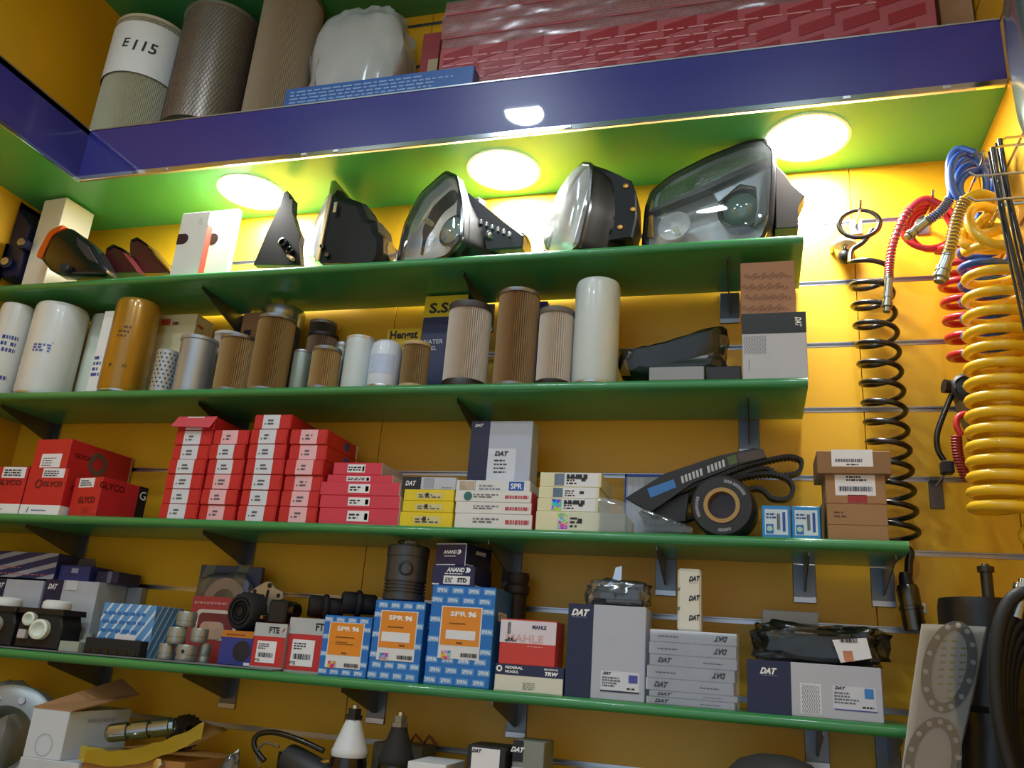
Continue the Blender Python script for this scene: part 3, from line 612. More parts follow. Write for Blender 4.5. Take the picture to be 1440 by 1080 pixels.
# ================================================================== SHELF 4: filters
G4 = 'filters on the filter shelf'
TAN = M('#a98a58', .8, 0, .1); TAN2 = M('#8f744a', .8, 0, .1); CRM = M('#cfc2b4', .8, 0, .06); WF = M('#dfe5e8', .28, 0, .03, coat=.3); PBLUE = M('#3a4a9a', .5); GOLD = M('#a87a22', .28, .25, .06, coat=.3); ZINC = M('#8d9096', .35, .75, .1); GGRN = M('#7f8a82', .4, .3); CRMF = M('#dfe3d2', .3, 0, .03, coat=.3)
t, r, h = spin_on('spin_on_filter', 'white spin-on filter with blue print, at the wall end of the filter shelf', (-17, 35, 500, 424), Z4, WF, G4)
cyl_lines(t, r, .35, 1.25, h*.46, h*.66, 3, PBLUE, 1, .16); cyl_lines(t, r, .3, 1.2, h*.17, h*.22, 1, PBLUE, 2, .14, .8)
t, r, h = spin_on('spin_on_filter', 'large white spin-on filter with small blue print block', (33, 113, 500, 422), Z4, WF, G4)
cyl_lines(t, r, .05, .75, h*.44, h*.56, 4, M('#5a6ab0', .5), 3, .14, .75)
t, r, h = spin_on('spin_on_filter', 'plain cream spin-on filter behind the large white one', (117, 163, 500, 440), Z4, CRMF, G4, -.062)
c = carton('filter_carton', 'narrow white carton wedged beside the gold filter', (148, 437), (166, 437), -.165, .09, Z4, WHT); c.F.lines(.1, .7, .25, .5, 4, PBLUE, step=.3)
t, r, h = spin_on('spin_on_filter', 'gold brown spin-on filter with dark print', (150, 216, 490, 417), Z4, GOLD, G4, -.17)
cyl_lines(t, r, .05, .7, h*.56, h*.70, 3, M('#5a3c10', .5), 4, .16, .5); cyl_lines(t, r, -.05, .75, h*.25, h*.29, 1, M('#5a3c10', .5), 5, .16, .8); cyl_lines(t, r, -.1, .15, h*.34, h*.37, 1, M('#5a3c10', .5), 6, .2, .8)
c = carton('filter_carton', 'cream carton with red print behind the small grey filters', (225, 443), (278, 441), -.10, .075, Z4, M('#d9cfa2', .55), rz=R(0)); c.F.panel(.08, .32, .88, .95, M('#c8503c', .5), 'red_logo'); c.F.text([('WF 2251', .55, .45, .07)], DRED); c.R.lines(.1, .5, .86, .92, 1, M('#c8503c', .5)); c.F.lines(.4, .6, .88, .94, 1, DRED)
P, r, h = cyl_place(216, 249, 518, 490, None, Z4); t = thing('small_filter', 'small grey perforated metal filter', 'filter', P, 0, G4)
lathe('can', t, M('#a9adb0', .4, .4), [(0, 0), (r, 0), (r, h-.003), (r*.9, h), (0, h)], 32); dots(t, r, .008, h-.008, 9, 15, .0058, M('#2c2f36', .6))
P, r, h = cyl_place(249, 303, 508, 471, None, Z4); t = thing('small_filter', 'grey metal filter with rolled rims and a vertical seam', 'filter', P, 0, G4)
lathe('can', t, M('#a3a8ae', .35, .55), [(0, 0), (r*1.02, 0), (r*1.02, .006), (r*.97, .008), (r*.97, h-.01), (r*1.03, h-.008), (r*1.03, h), (r*.5, h)], 36); cyl_patch(t, r*.97, -.62, -.55, .01, h-.012, M('#d0d4d8', .3, .6), 'seam')
t, r, h = pleated('pleated_filter', 'short brown pleated filter with metal rims beside the grey seamed filter', (305, 360, 508, 469), Z4, TAN, ZINC, G4)
t, r, h = pleated('pleated_filter', 'tan pleated filter with pale rim hidden behind the short brown one', (296, 345, 500, 465), Z4, CRM, M('#d4d6d6', .4), G4, -.078)
c = carton('filter_carton', 'brown carton with small blue picture behind the tall canister', (343, 440), (368, 439), -.035, .03, Z4, BROWN); c.F.panel(.2, .6, .62, .82, NAVY, 'picture')
P, r, h = cyl_place(362, 424, 480, 427, -.058, Z4); t = thing('canister', 'shiny tall zinc canister with a stud on top', 'canister', P, 0, G4)
lathe('can', t, M('#aeb3b8', .22, .85), [(0, 0), (r, 0), (r, h*.8), (r*1.0, h*.81), (r*.98, h*.82), (r, h-.02), (r*1.02, h-.012), (r*.99, h-.003), (r*.8, h), (0, h)], 40); lathe('stud', t, STEEL, [(.005, h), (.005, h+.012), (0, h+.012)], 10)
t, r, h = pleated('pleated_filter', 'tall brown pleated filter standing before the zinc canister', (356, 412, 490, 441), Z4, M('#9a7a45', .8), ZINC, G4)
t, r, h = pleated('pleated_filter', 'dark pleated filter with grey top behind the small tan filter', (430, 470, 490, 449), Z4, M('#5a524a', .8), M('#84888c', .4, .6), G4, -.04)
t, r, h = pleated('pleated_filter', 'brown pleated filter with black rim behind the grey green ones', (429, 474, 495, 466), Z4, M('#7a6048', .8), BLK, G4, -.102)
P, r, h = cyl_place(410, 438, 518, 491, -.165, Z4); t = thing('small_filter', 'small plain grey green cylinder filter', 'filter', P, 0, G4); lathe('can', t, GGRN, [(0, 0), (r, 0), (r, h-.004), (r*.93, h), (0, h)], 28); lathe('rim', t, ZINC, [(r, h-.008), (r*1.03, h-.006), (r*1.03, h-.003), (r, h-.001)], 28)
t, r, h = pleated('pleated_filter', 'small tan pleated filter with zinc rims beside the grey green cylinder', (436, 479, 513, 486), Z4, TAN, ZINC, G4)
P, r, h = cyl_place(468, 490, 510, 479, -.124, Z4); t = thing('small_filter', 'grey green cylinder filter tucked behind the small tan one', 'filter', P, 0, G4); lathe('can', t, GGRN, [(0, 0), (r, 0), (r, h-.008), (r*.9, h-.002), (0, h)], 28); lathe('rim', t, ZINC, [(r, h-.016), (r*1.04, h-.012), (r*1.04, h-.006), (r, h-.004)], 28)
P, r, h = cyl_place(484, 527, 505, 471, -.17, Z4); t = thing('small_filter', 'pale smooth cylinder filter beside the domed white one', 'filter', P, 0, G4); lathe('can', t, M('#bcc6c8', .4), [(0, 0), (r, 0), (r, h-.004), (r*.95, h), (r*.6, h)], 32); lathe('rim', t, M('#cdd2d2', .3, .5), [(r, h-.008), (r*1.03, h-.006), (r*1.03, h-.001), (r*.9, h)], 32)
t, r, h = spin_on('spin_on_filter', 'small white domed filter with pale blue print', (520, 565, 508, 475), Z4, M('#ccd6e8', .28, 0, .03, coat=.3), G4, dome=True); cyl_patch(t, r, -.7, 1.0, h*.28, h*.66, M('#b2c4e4', .4, 0, .15, 120), 'print')
t, r, h = pleated('pleated_filter', 'short tan pleated filter beside the domed white filter', (564, 604, 510, 479), Z4, TAN2, M('#b9a27a', .6), G4)
c = carton('filter_carton', 'yellow carton with black lettering behind the domed filter', (545, 463), (594, 460), -.06, .05, Z4, M('#d9b81c', .5)); c.F.text([('Hengst', .5, .90, .14, .0, .03, 0, .8)], INK); c.F.text([('FILTER', .5, .78, .03)], INK)
c = carton('filter_carton', 'yellow and navy carton behind the black-capped cream filter', (599, 417), (706, 412), -.075, .07, Z4, M('#1e2a5c', .4), x=(U(599, 417, -.075).x, -.659)); c.F.panel(0, 1, .80, 1, M('#d8c51e', .5), 'yellow_band'); c.F.text([('S.S.F.', .52, .885, .10, 0, .03, 0, .8)], INK); c.F.text([('WATER', .27, .57, .04), ('FUEL', .25, .51, .035)], TXTW); c.F.panel(.62, .88, .2, .6, M('#c9b52a', .5), 'stripe')
t, r, h = pleated('pleated_filter', 'cream pleated filter with dark rims standing before the yellow and navy carton', (627, 690, 478, 423), Z4, CRM, M('#4a4c50', .4, .3), G4, capm=BLK, ch=.014); lathe('plastic_foot', t, BLK, [(r*.5, 0), (r*1.04, 0), (r*1.04, .010), (r, .018)], 36)
t, r, h = pleated('pleated_filter', 'tallest brown pleated filter with zinc rims between two cream filters', (697, 757, 470, 405), Z4, M('#a08058', .8), ZINC, G4)
c = carton('filter_carton', 'dark blue carton edge behind the two right pleated filters', (752, 424), (770, 423), -.05, .04, Z4, M('#28358c', .4))
t, r, h = pleated('pleated_filter', 'short cream pleated filter with black base beside the big white filter', (756, 806, 480, 431), Z4, CRM, M('#6a6660', .5), G4, capm=BLK, ch=.012)
t, r, h = spin_on('spin_on_filter', 'tallest plain pale grey spin-on filter beside the black pouch', (807, 871, 460, 389), Z4, M('#c7d3d6', .3, 0, .03, coat=.3), G4)
# black plastic pouch
b_ = Vector((U(945, 526, -.14).x, -.12, Z4)); t = thing('plastic_pouch', 'black rubber part in a shiny dark plastic pouch', 'pouch', b_)
o = [(x, max(0, z_)) for x, z_ in trace([(873, 498), (885, 493), (935, 482), (1016, 459), (1018, 500), (1012, 526), (882, 528)], Vector((b_.x, -.14, Z4)), 0)]
cx, cz = sum(p[0] for p in o)/len(o), sum(p[1] for p in o)/len(o)
loft('rubber_part', t, M('#14170f', .4, 0, .3, 40, .4, 0, .3), [[(cx+(x-cx)*k, y, max(0, cz+(z_-cz)*k)) for x, z_ in o] for y, k in ((-.03, .8), (-.02, .93), (.03, .93), (.045, .75))], smooth=.5)
bm = NB(); rings = []
for y, k in ((-.04, .7), (-.034, .9), (-.02, 1), (.03, 1.02), (.05, .8)): rings.append([(cx+(x-cx)*k+.004*noise.noise(Vector((x*60, y*60, z_*60))), y+.006*noise.noise(Vector((x*50+9, y, z_*50))), max(0, cz+(z_-cz)*k)) for x, z_ in catmull([(p[0], p[1], 0) for p in o], 5, True) and [(q.x, q.y) for q in catmull([(p[0], p[1], 0) for p in o], 5, True)]])
loft('pouch_film', t, SMOKE, rings, smooth=.4)
c = carton('flat_carton', 'thin grey carton lying in front of the black pouch', (913, 516), (990, 515), -.222, .03, Z4, M('#8e9298', .5))
c = carton('flat_carton', 'thin black carton lying beside the tall grey box', (992, 516), (1042, 514), -.20, .05, Z4, BLK)
c = carton('parts_box', 'grey carton with black band and square pattern under the brown carton', (1043, 441), (1133, 438), -.218, .11, Z4, M('#b4b8c2', .5, 0, .06)); DB = c
c.F.panel(0, 1, .68, .995, M('#141416', .4), 'black_band'); c.F.text([('DAT', .88, .84, .085, .2, .02, R(-90), .17)], TXTW)
def chevrons(F, a0, a1, b0, b1, na, nb, mat, base=None):
    if base: F.panel(a0-.01, a1+.01, b0-.01, b1+.01, base, 'pattern_panel')
    bm = NB(); da, db = (a1-a0)/na, (b1-b0)/nb
    for i in range(na):
        for j in range(nb):
            s_ = 1 if j % 2 else -1; a, b_ = a0+da*i, b0+db*j; x0, x1 = (a, a+da*.7) if s_ > 0 else (a+da*.7, a)
            bm.faces.new([bm.verts.new(F.mat(x, y, .001).translation) for x, y in ((x0, b_), (x0+da*.28, b_), (x1+da*.28, b_+db), (x1, b_+db))][::1 if s_ > 0 else -1])
    o = link('printed_pattern', bm, mat, F.root); o['kind'] = 'stuff'
chevrons(c.F, .02, .38, .38, .65, 9, 8, M('#7b808c', .5)); c.F.panel(.10, .108, .12, .3, M('#6a6e78', .5), 'print_line')
c2 = carton('brown_carton', 'plain brown carton with faint printed marks on the grey box', (1041, 369), (1117, 367), -.205, .095, c.top, M('#9a7256', .7, 0, .08))
c2.F.text([('DAT', .12+.16*i+.06*(j % 2), .12+.2*j, .07, .2, 0, R(-32)) for i in range(5) for j in range(4)], M('#7d5a44', .7), 'printed_marks')

# ================================================================== SHELF 5: cartons
def glyco(label, TL, TR, yf, d, rz=0, white=True, blk=False):
    c = carton('bearing_box', label, TL, TR, yf, d, Z5, RED, rz=rz, group='red bearing boxes'); dk = M('#5c1216', .5)
    if white: c.F.panel(0, 1, 0, .21, WHT, 'white_band'); c.R.panel(0, 1, 0, .21, WHT, 'white_band'); c.F.text([('GLYCO', .68, .66, .12, 0, .03, 0, .5)], dk); lathe('emblem', c.root, dk, [(.011, 0), (.011, .0006), (.007, .0006), (.007, 0)], 24, axis=axis_to((-c.w*.18, -c.d/2-.0002, c.h*.66), (0, -1, 0))); c.F.lines(.3, .8, .08, .13, 1, PBLUE); c.F.text([('i', .2, .1, .12, .2, .02)], PBLUE); c.R.text([('GLYCO', .5, .62, .12, 0, .02)], dk)
    else: c.F.text([('GLYCO', .58, .42, .17, 0, .03, 0, .6)], dk); c.R.text([('GLYCO', .22, .80, .17, 0, .02)], dk)
    c.F.lines(.5, .85, .1, .25, 3, M('#a8282c', .5)) if not white else None
    return c
g1 = glyco('red bearing box with white band, at the wall end of the shelf', (-28, 655), (41, 657), -.21, .10)
g1.F.panel(.5, .96, .76, .99, LAB); g1.F.lines(.54, .9, .8, .96, 3)
g2 = glyco('red bearing box with white band, under the long red box', (43, 658), (97, 659), -.212, .10, 0)
g2.F.panel(.36, .92, .80, 1, LAB); g2.F.lines(.4, .88, .83, .97, 3)
g3 = glyco('red bearing box without white band, beside the white-banded pair', (108, 671), (155, 671), -.205, .135, R(-10), False); g3.F.panel(.18, .72, .74, .98, LAB); g3.F.lines(.24, .66, .78, .95, 3); g3.R.panel(.80, 1, 0, 1, BLK, 'black_band'); g3.R.text([('G', .9, .77, .22)], TXTW)
c = carton('bearing_box', 'long red bearing box lying on top of the white-banded boxes', (52, 618), (101, 617), -.208, .205, g2.top, RED, rz=R(-4), group='red bearing boxes', x=(g2.x0+.0, g2.x1-.004))
c.F.panel(.24, .82, .04, .5, LAB); c.F.lines(.3, .7, .1, .42, 4, M('#777', .5) if False else INK, fill=.3); c.R.text([('GLYCO', .22, .52, .16, 0, .02)], M('#5c1216', .5)); c.R.panel(.975, 1, 0, 1, M('#c9a888', .6), 'flap_edge')
lathe('shell_picture', c.root, M('#7a6a62', .4, .5), [(.03, 0), (.03, .0008), (.016, .0008), (.016, 0)], 28, axis=axis_to((c.w/2+.0002, -.01, c.h*.42), (1, 0, 0)))
# small red cartons in four columns
cols = [((224, 726), (277, 728), 7, (250, 586)), ((279, 728), (330, 730), 6, (300, 605)), ((333, 730), (387, 732), 7, (352, 583)), ((390, 732), (444, 734), 6, (405, 604))]
ordn = ['bottom', 'second', 'third', 'fourth', 'fifth', 'sixth', 'seventh']; coln = ['in the column beside the bearing boxes', 'in the second column from the bearing boxes', 'in the second column from the pink cartons', 'in the column touching the pink cartons']
LPK = M('#e6b4bc', .55, 0, .05); LGR = M('#d3d7e2', .55, 0, .05)
for ci, (a, b_, n, tp) in enumerate(cols):
    xa, xb = U(*a, -.21).x, U(*b_, -.21).x; hh = (U(*tp, -.21).z-Z5)/n-.0004; z = Z5
    for k in range(n):
        top = k == n-1; lab = ('bottom small red carton ' if k == 0 else 'topmost small red carton ' if top else ordn[k]+' small red carton from the shelf ')+coln[ci]
        if ci == 0 and top: lab = 'small red carton with loose lifted flap on top of the column beside the bearing boxes'
        j = random.uniform(-.0015, .0015); c = carton('ring_carton', lab, a, b_, -.212+random.uniform(-.002, .004), .155, z, RED, rz=R(random.uniform(-.8, .8)), x=(xa+.001+j, xb-.001+j), h=hh, group='small red cartons in four columns')
        c.F.panel(.01, .97, .05, .97, RED, 'tuck_flap', .0012, .004)
        lm = LPK if ci in (3,) or (ci == 1 and k in (0, 1, 2)) or (ci == 1 and top) else LGR
        a0 = .24 if ci != 3 else .28; lb = c.F.panel(a0, a0+.46, .03, .97, lm, 'label', .0018)
        c.F.lines(a0+.14, a0+.34, .30, .75, 2, M('#5a5c68', .6), lift=.0023, seed=k, step=.2); c.F.panel(a0+.06, a0+.09, .3, .4, INK, 'print_dot', .0023)
        c.R.panel(.55, .72, .3, .8, M('#3c5a9c', .5), 'side_logo'); c.R.panel(.95, 1, .05, 1, WHT, 'flap_edge')
        if ci == 0 and top:
            bm = NB(); v = [bm.verts.new(q) for q in ((-c.w/2-.002, -c.d/2, hh), (c.w/2+.004, -c.d/2, hh), (c.w/2-.002, -c.d/2-.014, .004), (-c.w/2-.008, -c.d/2-.016, .006))]; bm.faces.new(v); v2 = [bm.verts.new(q.co+Vector((0, .001, -.001))) for q in v]; bm.faces.new(v2[::-1]); link('lifted_flap', bm, M('#d2505c', .4), c.root)
        z += hh+.0004
# pink carton stack
P5 = [((450, 714), (562, 716), 0, .16), ((451, 696), (563, 698), 0, .16), ((452, 677), (563, 679), 0, .15), ((461, 667), (553, 669), .012, .13), ((470, 650), (538, 651), .014, .15)]
pl = ['bottom pink red carton of the stack by the yellow cartons', 'second pink red carton from the shelf', 'third pink red carton from the shelf', 'thin pink red carton set back under the topmost one', 'topmost pink red carton with grey end']
z = Z5
for k, (a, b_, s_, d) in enumerate(P5):
    c = carton('ring_carton', pl[k], a, b_, -.212+s_, d, z, PINK, group='pink red cartons'); z = c.top+.0004
    u = (.36, .63) if k < 3 else (.3, .66); c.F.panel(u[0], u[1], .2, .85, LAB); c.F.lines(u[0]+.02, u[1]-.07, .35, .75, 2, step=.06); c.F.panel(u[1]-.055, u[1]-.015, .3, .7, INK, 'code_block'); c.R.panel(0, 1, 0, 1, M('#d8d8d8', .6) if k < 4 else M('#b9b9bc', .6), 'grey_end')
# yellow cartons + thin grey carton
yl = ['bottom yellow carton of three', 'middle yellow carton of three', 'top yellow carton under the thin grey one']; z = Z5
for k, (a, b_) in enumerate([((563, 720), (637, 721)), ((567, 704), (638, 705)), ((569, 688), (639, 689))]):
    c = carton('ring_carton', yl[k], a, b_, -.212, .12, z, YBOX, group='yellow cartons'); z = c.top+.0004
    c.F.panel(.26+.02*(k == 0), .78, .2, .72, M('#cfc690', .5)); c.F.lines(.3, .74, .28, .65, 2, M('#55523a', .6), step=.1); c.F.panel(.44, .5, .4, .7, INK, 'code_block', .001)
c = carton('ring_carton', 'thin grey carton with navy end and printed pattern on the yellow cartons', (567, 672), (642, 670), -.208, .13, z, DATG, h=None); c.F.panel(0, .35, 0, 1, M('#1b1c28', .4), 'navy_end'); c.F.text([('DAT', .16, .5, .38, .2, .02, 0, .2)], TXTW); chevrons(c.F, .40, .6, .1, .95, 5, 6, M('#7b808c', .5)); c.F.lines(.75, .95, .15, .3, 1, M('#8a8e98', .5))
# white cartons
wl_ = ['bottom white carton with red script of three', 'middle white carton with red script of three', 'top white carton with green emblem and red script']; z = Z5
for k, (a, b_) in enumerate([((640, 722), (749, 724)), ((641, 706), (748, 707)), ((641, 690), (748, 691))]):
    c = carton('ring_carton', wl_[k], a, b_, -.212, .12, z, M('#dcdcdc', .5, 0, .04), group='white cartons with red script'); z = c.top+.0004
    c.F.lines(.66, .97, .34, .66, 1, M('#b8404c', .5), 'script_logo', .9, step=.035); c.F.lines(.24, .6, .4, .8, 2, M('#6a6c78', .6), step=.06); c.R.panel(0, 1, 0, 1, M('#c9303c', .5), 'red_end')
    if k == 2: lathe('emblem', c.root, M('#356a6a', .5), [(c.h*.4, 0), (0, 0)], 24, axis=axis_to((-c.w*.33, -c.d/2-.0006, c.h*.5), (0, -1, 0)))
c = carton('ring_carton', 'white carton with blue lettered end under the upright grey box', (642, 676), (746, 675), -.205, .12, z, M('#d6d8dc', .5, 0, .05)); c.F.panel(.05, .25, .1, .9, M('#b8a48e', .3, .4, .4, 60), 'hologram'); c.F.panel(.72, .92, .12, .9, M('#2454b4', .5), 'blue_patch'); c.F.text([('SPR', .82, .5, .5, 0, .02, 0, .15)], TXTW); c.F.lines(.32, .62, .15, .7, 2, M('#888b96', .6)); c.F.panel(.26, .265, 0, 1, M('#999', .5) if False else STEEL, 'fold')
bx = carton('parts_box', 'upright grey box with navy side strip standing on the white cartons', (664, 592), (750, 592), -.165, .06, c.top, M('#aeb6ca', .5, 0, .06)); bx.F.panel(0, .31, 0, 1, M('#1d2040', .4), 'navy_strip'); bx.F.text([('DAT', .13, .93, .05, .2, .02, 0, .14)], TXTW); bx.F.panel(.31, .76, 0, .56, M('#cdd3e2', .5), 'label'); bx.F.text([('DAT', .53, .48, .075, .2, .035, 0, .22)], INK, lift=.0014); bx.F.lines(.42, .66, .18, .42, 4, INK, fill=.35, lift=.0013, step=.05)
# cream cartons
cl = ['bottom cream carton with coloured hologram, longest of four', 'cream carton with violet hologram', 'cream carton with silver hologram under the topmost', 'topmost cream carton with scribbled label']; z = Z5
CRD = [((754, 719), (880, 721)), ((756, 700), (842, 702)), ((758, 684), (843, 686)), ((760, 663), (846, 666))]; HOLO = ['#4ad0b0', '#6a6ad8', '#6a7884', '#7a828c']
for k, (a, b_) in enumerate(CRD):
    c = carton('ring_carton', cl[k], a, b_, -.214+.002*k, .13, z, CREAM, group='cream cartons'); z = c.top+.0004; s_ = .7 if k == 0 else 1; u = .24 if k else .25
    c.F.panel(u, u+.16*s_, .1, .92, (holo(k) if k < 2 else M(HOLO[k], .2, .6, .4, 50)), 'hologram'); c.F.panel(u+.17*s_, .92*s_+.03, .04, .97, PAPER if k else M('#d2d6c4', .5), 'label'); c.F.lines(u+.2*s_, u+.38*s_, .2, .8, 3, INK, step=.06); c.F.panel(.68*s_, .75*s_, .4, .65, INK, 'emblem', .001)
    if k in (1, 3): c.F.lines(u+.2, .85, .55, .95, 1, INK, 'pen_scribble', .8, .0014, 4, .07)
# plastic bag
t = thing('plastic_bag', 'limp clear plastic bag lying beside the cream cartons', 'bag', (U(905, 735, -.22).x, -.22, Z5)); bm = NB(); bo = t.location.copy(); edge = [(842, 699), (868, 703), (900, 714), (935, 727), (962, 737), (974, 742)]; nx = 30; A, B = [], []
for i in range(nx+1):
    u_ = i/nx*5; k = min(int(u_), 4); f_ = u_-k; px, py = (edge[k][n_]*(1-f_)+edge[k+1][n_]*f_ for n_ in (0, 1)); q = U(px, py, -.221); hz = max(.004, q.z-Z5); ca, cb_ = [], []
    back = -.2165 if px < 892 else -.2165+.036*min(1, (px-892)/20)*(1-.6*i/nx)
    for j in range(9):
        v_ = j/8; w_ = .0016*noise.noise(Vector((i*.55, j*.7, 2))); bl = math.sin(PI*v_)**.5; ca.append(bm.verts.new((q.x-bo.x, -.2195-.004*bl+w_-bo.y, .0008+hz*v_))); cb_.append(bm.verts.new((q.x-bo.x, -.2190+(back+.2190)*(1-v_*.9)-abs(w_)*.5-bo.y, .0008+hz*v_)))
    A.append(ca); B.append(cb_)
for G_ in (A, B):
    for a, b2 in zip(G_, G_[1:]):
        for j in range(8): bm.faces.new((a[j], b2[j], b2[j+1], a[j+1]))
link('film', bm, CLEAR, t, 1.0)
c = carton('flat_box', 'white striped carton with blue edges behind the timing belts', (879, 666), (962, 668), -.043, .035, Z5, M('#aab2c4', .5)); c.F.panel(0, .03, 0, 1, M('#2a4fae', .5), 'blue_edge'); c.F.panel(.0, 1, .96, 1, M('#2a4fae', .5), 'blue_edge')
for i in range(14): c.F.panel(.06+.02*i, .068+.02*i, 0, .95, M('#e0e4ee', .5), 'stripe')
# timing belts
def belt(label, loop, y, wid, th, teeth, loc_px, stripes=()):
    b_ = Vector((U(*loc_px, y).x, y, Z5)); t = thing('timing_belt', label, 'belt', b_, 0, 'timing belts')
    o = [Vector((x, 0, max(.004, z_))) for x, z_ in trace(loop, b_, 0)]; o = catmull(o, 8, True)
    # resample evenly
    L = [0]
    for i in range(len(o)): L.append(L[-1]+(o[(i+1) % len(o)]-o[i]).length)
    n = int(L[-1]/.004); n -= n % 2; pts = []; k = 0
    for i in range(n):
        s_ = L[-1]*i/n
        while L[k+1] < s_: k += 1
        f_ = (s_-L[k])/max(1e-9, L[k+1]-L[k]); pts.append(o[k % len(o)].lerp(o[(k+1) % len(o)], f_))
    ar = sum(pts[i].x*pts[(i+1) % n].z-pts[(i+1) % n].x*pts[i].z for i in range(n)); sg = 1 if ar > 0 else -1
    bm = NB(); V = []
    for i, p in enumerate(pts):
        d = (pts[(i+1) % n]-pts[i-1]).normalized(); nr = Vector((-d.z, 0, d.x))*sg; ti = th+(.0028 if teeth and i % 2 else 0); q = p+nr*ti
        q.z = max(.001, q.z); V.append([bm.verts.new(c_) for c_ in (p+Vector((0, -wid/2, 0)), p+Vector((0, wid/2, 0)), q+Vector((0, wid/2, 0)), q+Vector((0, -wid/2, 0)))])
    for i in range(n):
        a, b2 = V[i], V[(i+1) % n]
        for k in range(4): bm.faces.new((a[k], a[(k+1) % 4], b2[(k+1) % 4], b2[k]))
    bmesh.ops.recalc_face_normals(bm, faces=bm.faces); link('band', bm, M('#1b1b1d', .5), t); return t, b_
t, b_ = belt('toothed belt with open loop lying lowest by the blue boxes', [(905, 735), (960, 700), (1020, 676), (1075, 665), (1108, 672), (1118, 690), (1108, 704), (1085, 704), (1060, 690), (1000, 720), (950, 738)], -.103, .032, .0055, True, (1000, 735))
t, b_ = belt('toothed belt with curled loop reaching toward the brown box', [(900, 722), (960, 690), (1040, 658), (1100, 642), (1125, 645), (1130, 655), (1122, 668), (1095, 672), (1075, 662), (1040, 672), (980, 700), (930, 728)], -.064, .032, .0055, True, (1000, 735))
# stretched belt edge with printing
b_ = Vector((U(980, 735, -.155).x, -.155, Z5)); t = thing('timing_belt', 'wide dark belt with blue label and white printing leaning upward', 'belt', b_, 0, 'timing belts')
o = trace([(880, 702), (935, 668), (1010, 643), (1060, 632), (1073, 634), (1078, 646), (1040, 655), (975, 680), (930, 712), (915, 722)], b_, 0); prism('band', t, M('#232326', .55), [(x, max(.001, z_)) for x, z_ in o], -.012, .0, .001)
def onband(name, pl, mat): prism(name, t, mat, trace(pl, b_, 0), -.0128, -.0122)
onband('blue_label', [(911, 689), (948, 676), (952, 687), (916, 702)], M('#3a78c0', .5, 0, .15, 120)); onband('green_mark', [(1022, 645), (1035, 641), (1038, 653), (1026, 657)], M('#4a5a2a', .5)); onband('brown_section', [(1037, 640), (1072, 634), (1077, 645), (1040, 653)], M('#4a3c38', .5))
for i in range(12): x = 958+i*5.2; yy = 672-i*2.05; onband('printing', [(x, yy), (x+3.2, yy-1.2), (x+5, yy+8.5), (x+1.8, yy+9.8)], M('#b9bcc0', .5)) if i != 6 else None
o = trace([(918, 716), (958, 696), (969, 692), (964, 733), (930, 735)], b_, 0)
prism('lower_run', t, M('#1b1b1d', .5), [(x, max(.001, z_)) for x, z_ in o], .002, .014, .001)
# tape roll / spring bush
P = U(1018, 703, -.205); r = 44*mpp(P); t = thing('rubber_roller', 'black rubber roller with brass bore and white printing', 'roller', (P.x, -.165, Z5+r))
m = Matrix.Rotation(R(90), 4, 'X'); mm = Matrix.Rotation(R(-6), 4, 'Z') @ m
lathe('rubber', t, M('#222226', .55, 0, .1), [(r*.56, .04), (r*.93, .04), (r, .034), (r, -.036), (r*.93, -.04), (r*.56, -.04), (r*.56, .04)], 56, axis=mm)
lathe('brass_ring', t, M('#a8844c', .4, .4), [(r*.57, .042), (r*.44, .042), (r*.44, -.03), (r*.57, -.03)], 48, axis=mm); lathe('bore', t, M('#2c1410', .25, 0, .2), [(r*.445, .02), (0, .018)], 40, axis=mm)
for i_, (a0, a1) in enumerate(((84, 66), (60, 25), (205, 160), (262, 290))):
    rn = random.Random(i_); bm = NB(); a = min(a0, a1)
    while a < max(a0, a1):
        q = a+rn.uniform(2, 5); rr = r*.74; bm.faces.new([bm.verts.new((k*math.cos(R(w)), k*math.sin(R(w)), .0406)) for w, k in ((a, rr), (q, rr), (q, rr+.006), (a, rr+.006))]); a = q+1.2
    bmesh.ops.transform(bm, matrix=mm, verts=bm.verts); link('fine_print', bm, M('#8f929c', .5), t)['kind'] = 'stuff'
# two small blue boxes
for k, (a, b_, y) in enumerate([((1071, 711), (1111, 711), -.21), ((1113, 711), (1153, 713), -.21)]):
    c = carton('seal_box', ['small bright blue box beside the rubber roller', 'small bright blue box with open flap beside the brown box'][k], a, b_, y, .05, Z5, M('#2a8ad2', .35, 0, .05), group='small bright blue boxes')
    c.F.panel(.1, .9, .1, .88, M('#c8dcec', .5), 'label'); c.F.panel(.14, .40, .13, .42, M('#2a6ac0', .5), 'blue_logo', .0009); lathe('logo_swirl', c.root, M('#a8d0b0', .3, .3, .4, 90), [(c.w*.10, 0), (c.w*.04, .0004), (0, 0)], 18, axis=axis_to((-c.w*.23, -c.d/2-.0011, c.h*.28), (0, -1, 0))); c.F.panel(.72, .82, .2, .8, M('#2a50a8', .5), 'blue_bar', .0009); c.F.bars(.52, .64, .25, .75, 6, None, .001); c.F.lines(.15, .5, .6, .8, 2, PBLUE, step=.1)
    if k: prism('open_flap', c.root, M('#5a4a3c', .6), [(c.w/2+.001, 0), (c.w/2+.004, .0), (c.w/2+.006, c.h+.008), (c.w/2+.002, c.h*1.05)], -c.d/2, c.d/2-.01)
c = carton('brown_carton', 'brown cardboard box with white labels and a wider lid at the shelf end', (1160, 664), (1244, 660), -.205, .095, Z5, M('#a07a55', .75, 0, .07))
c.lid = box('lid', c.root, M('#8f6c4a', .75, 0, .07), -c.w/2-.014, c.w/2+.010, -c.d/2-.012, c.d/2, c.h-.008, c.h+.035, .001)
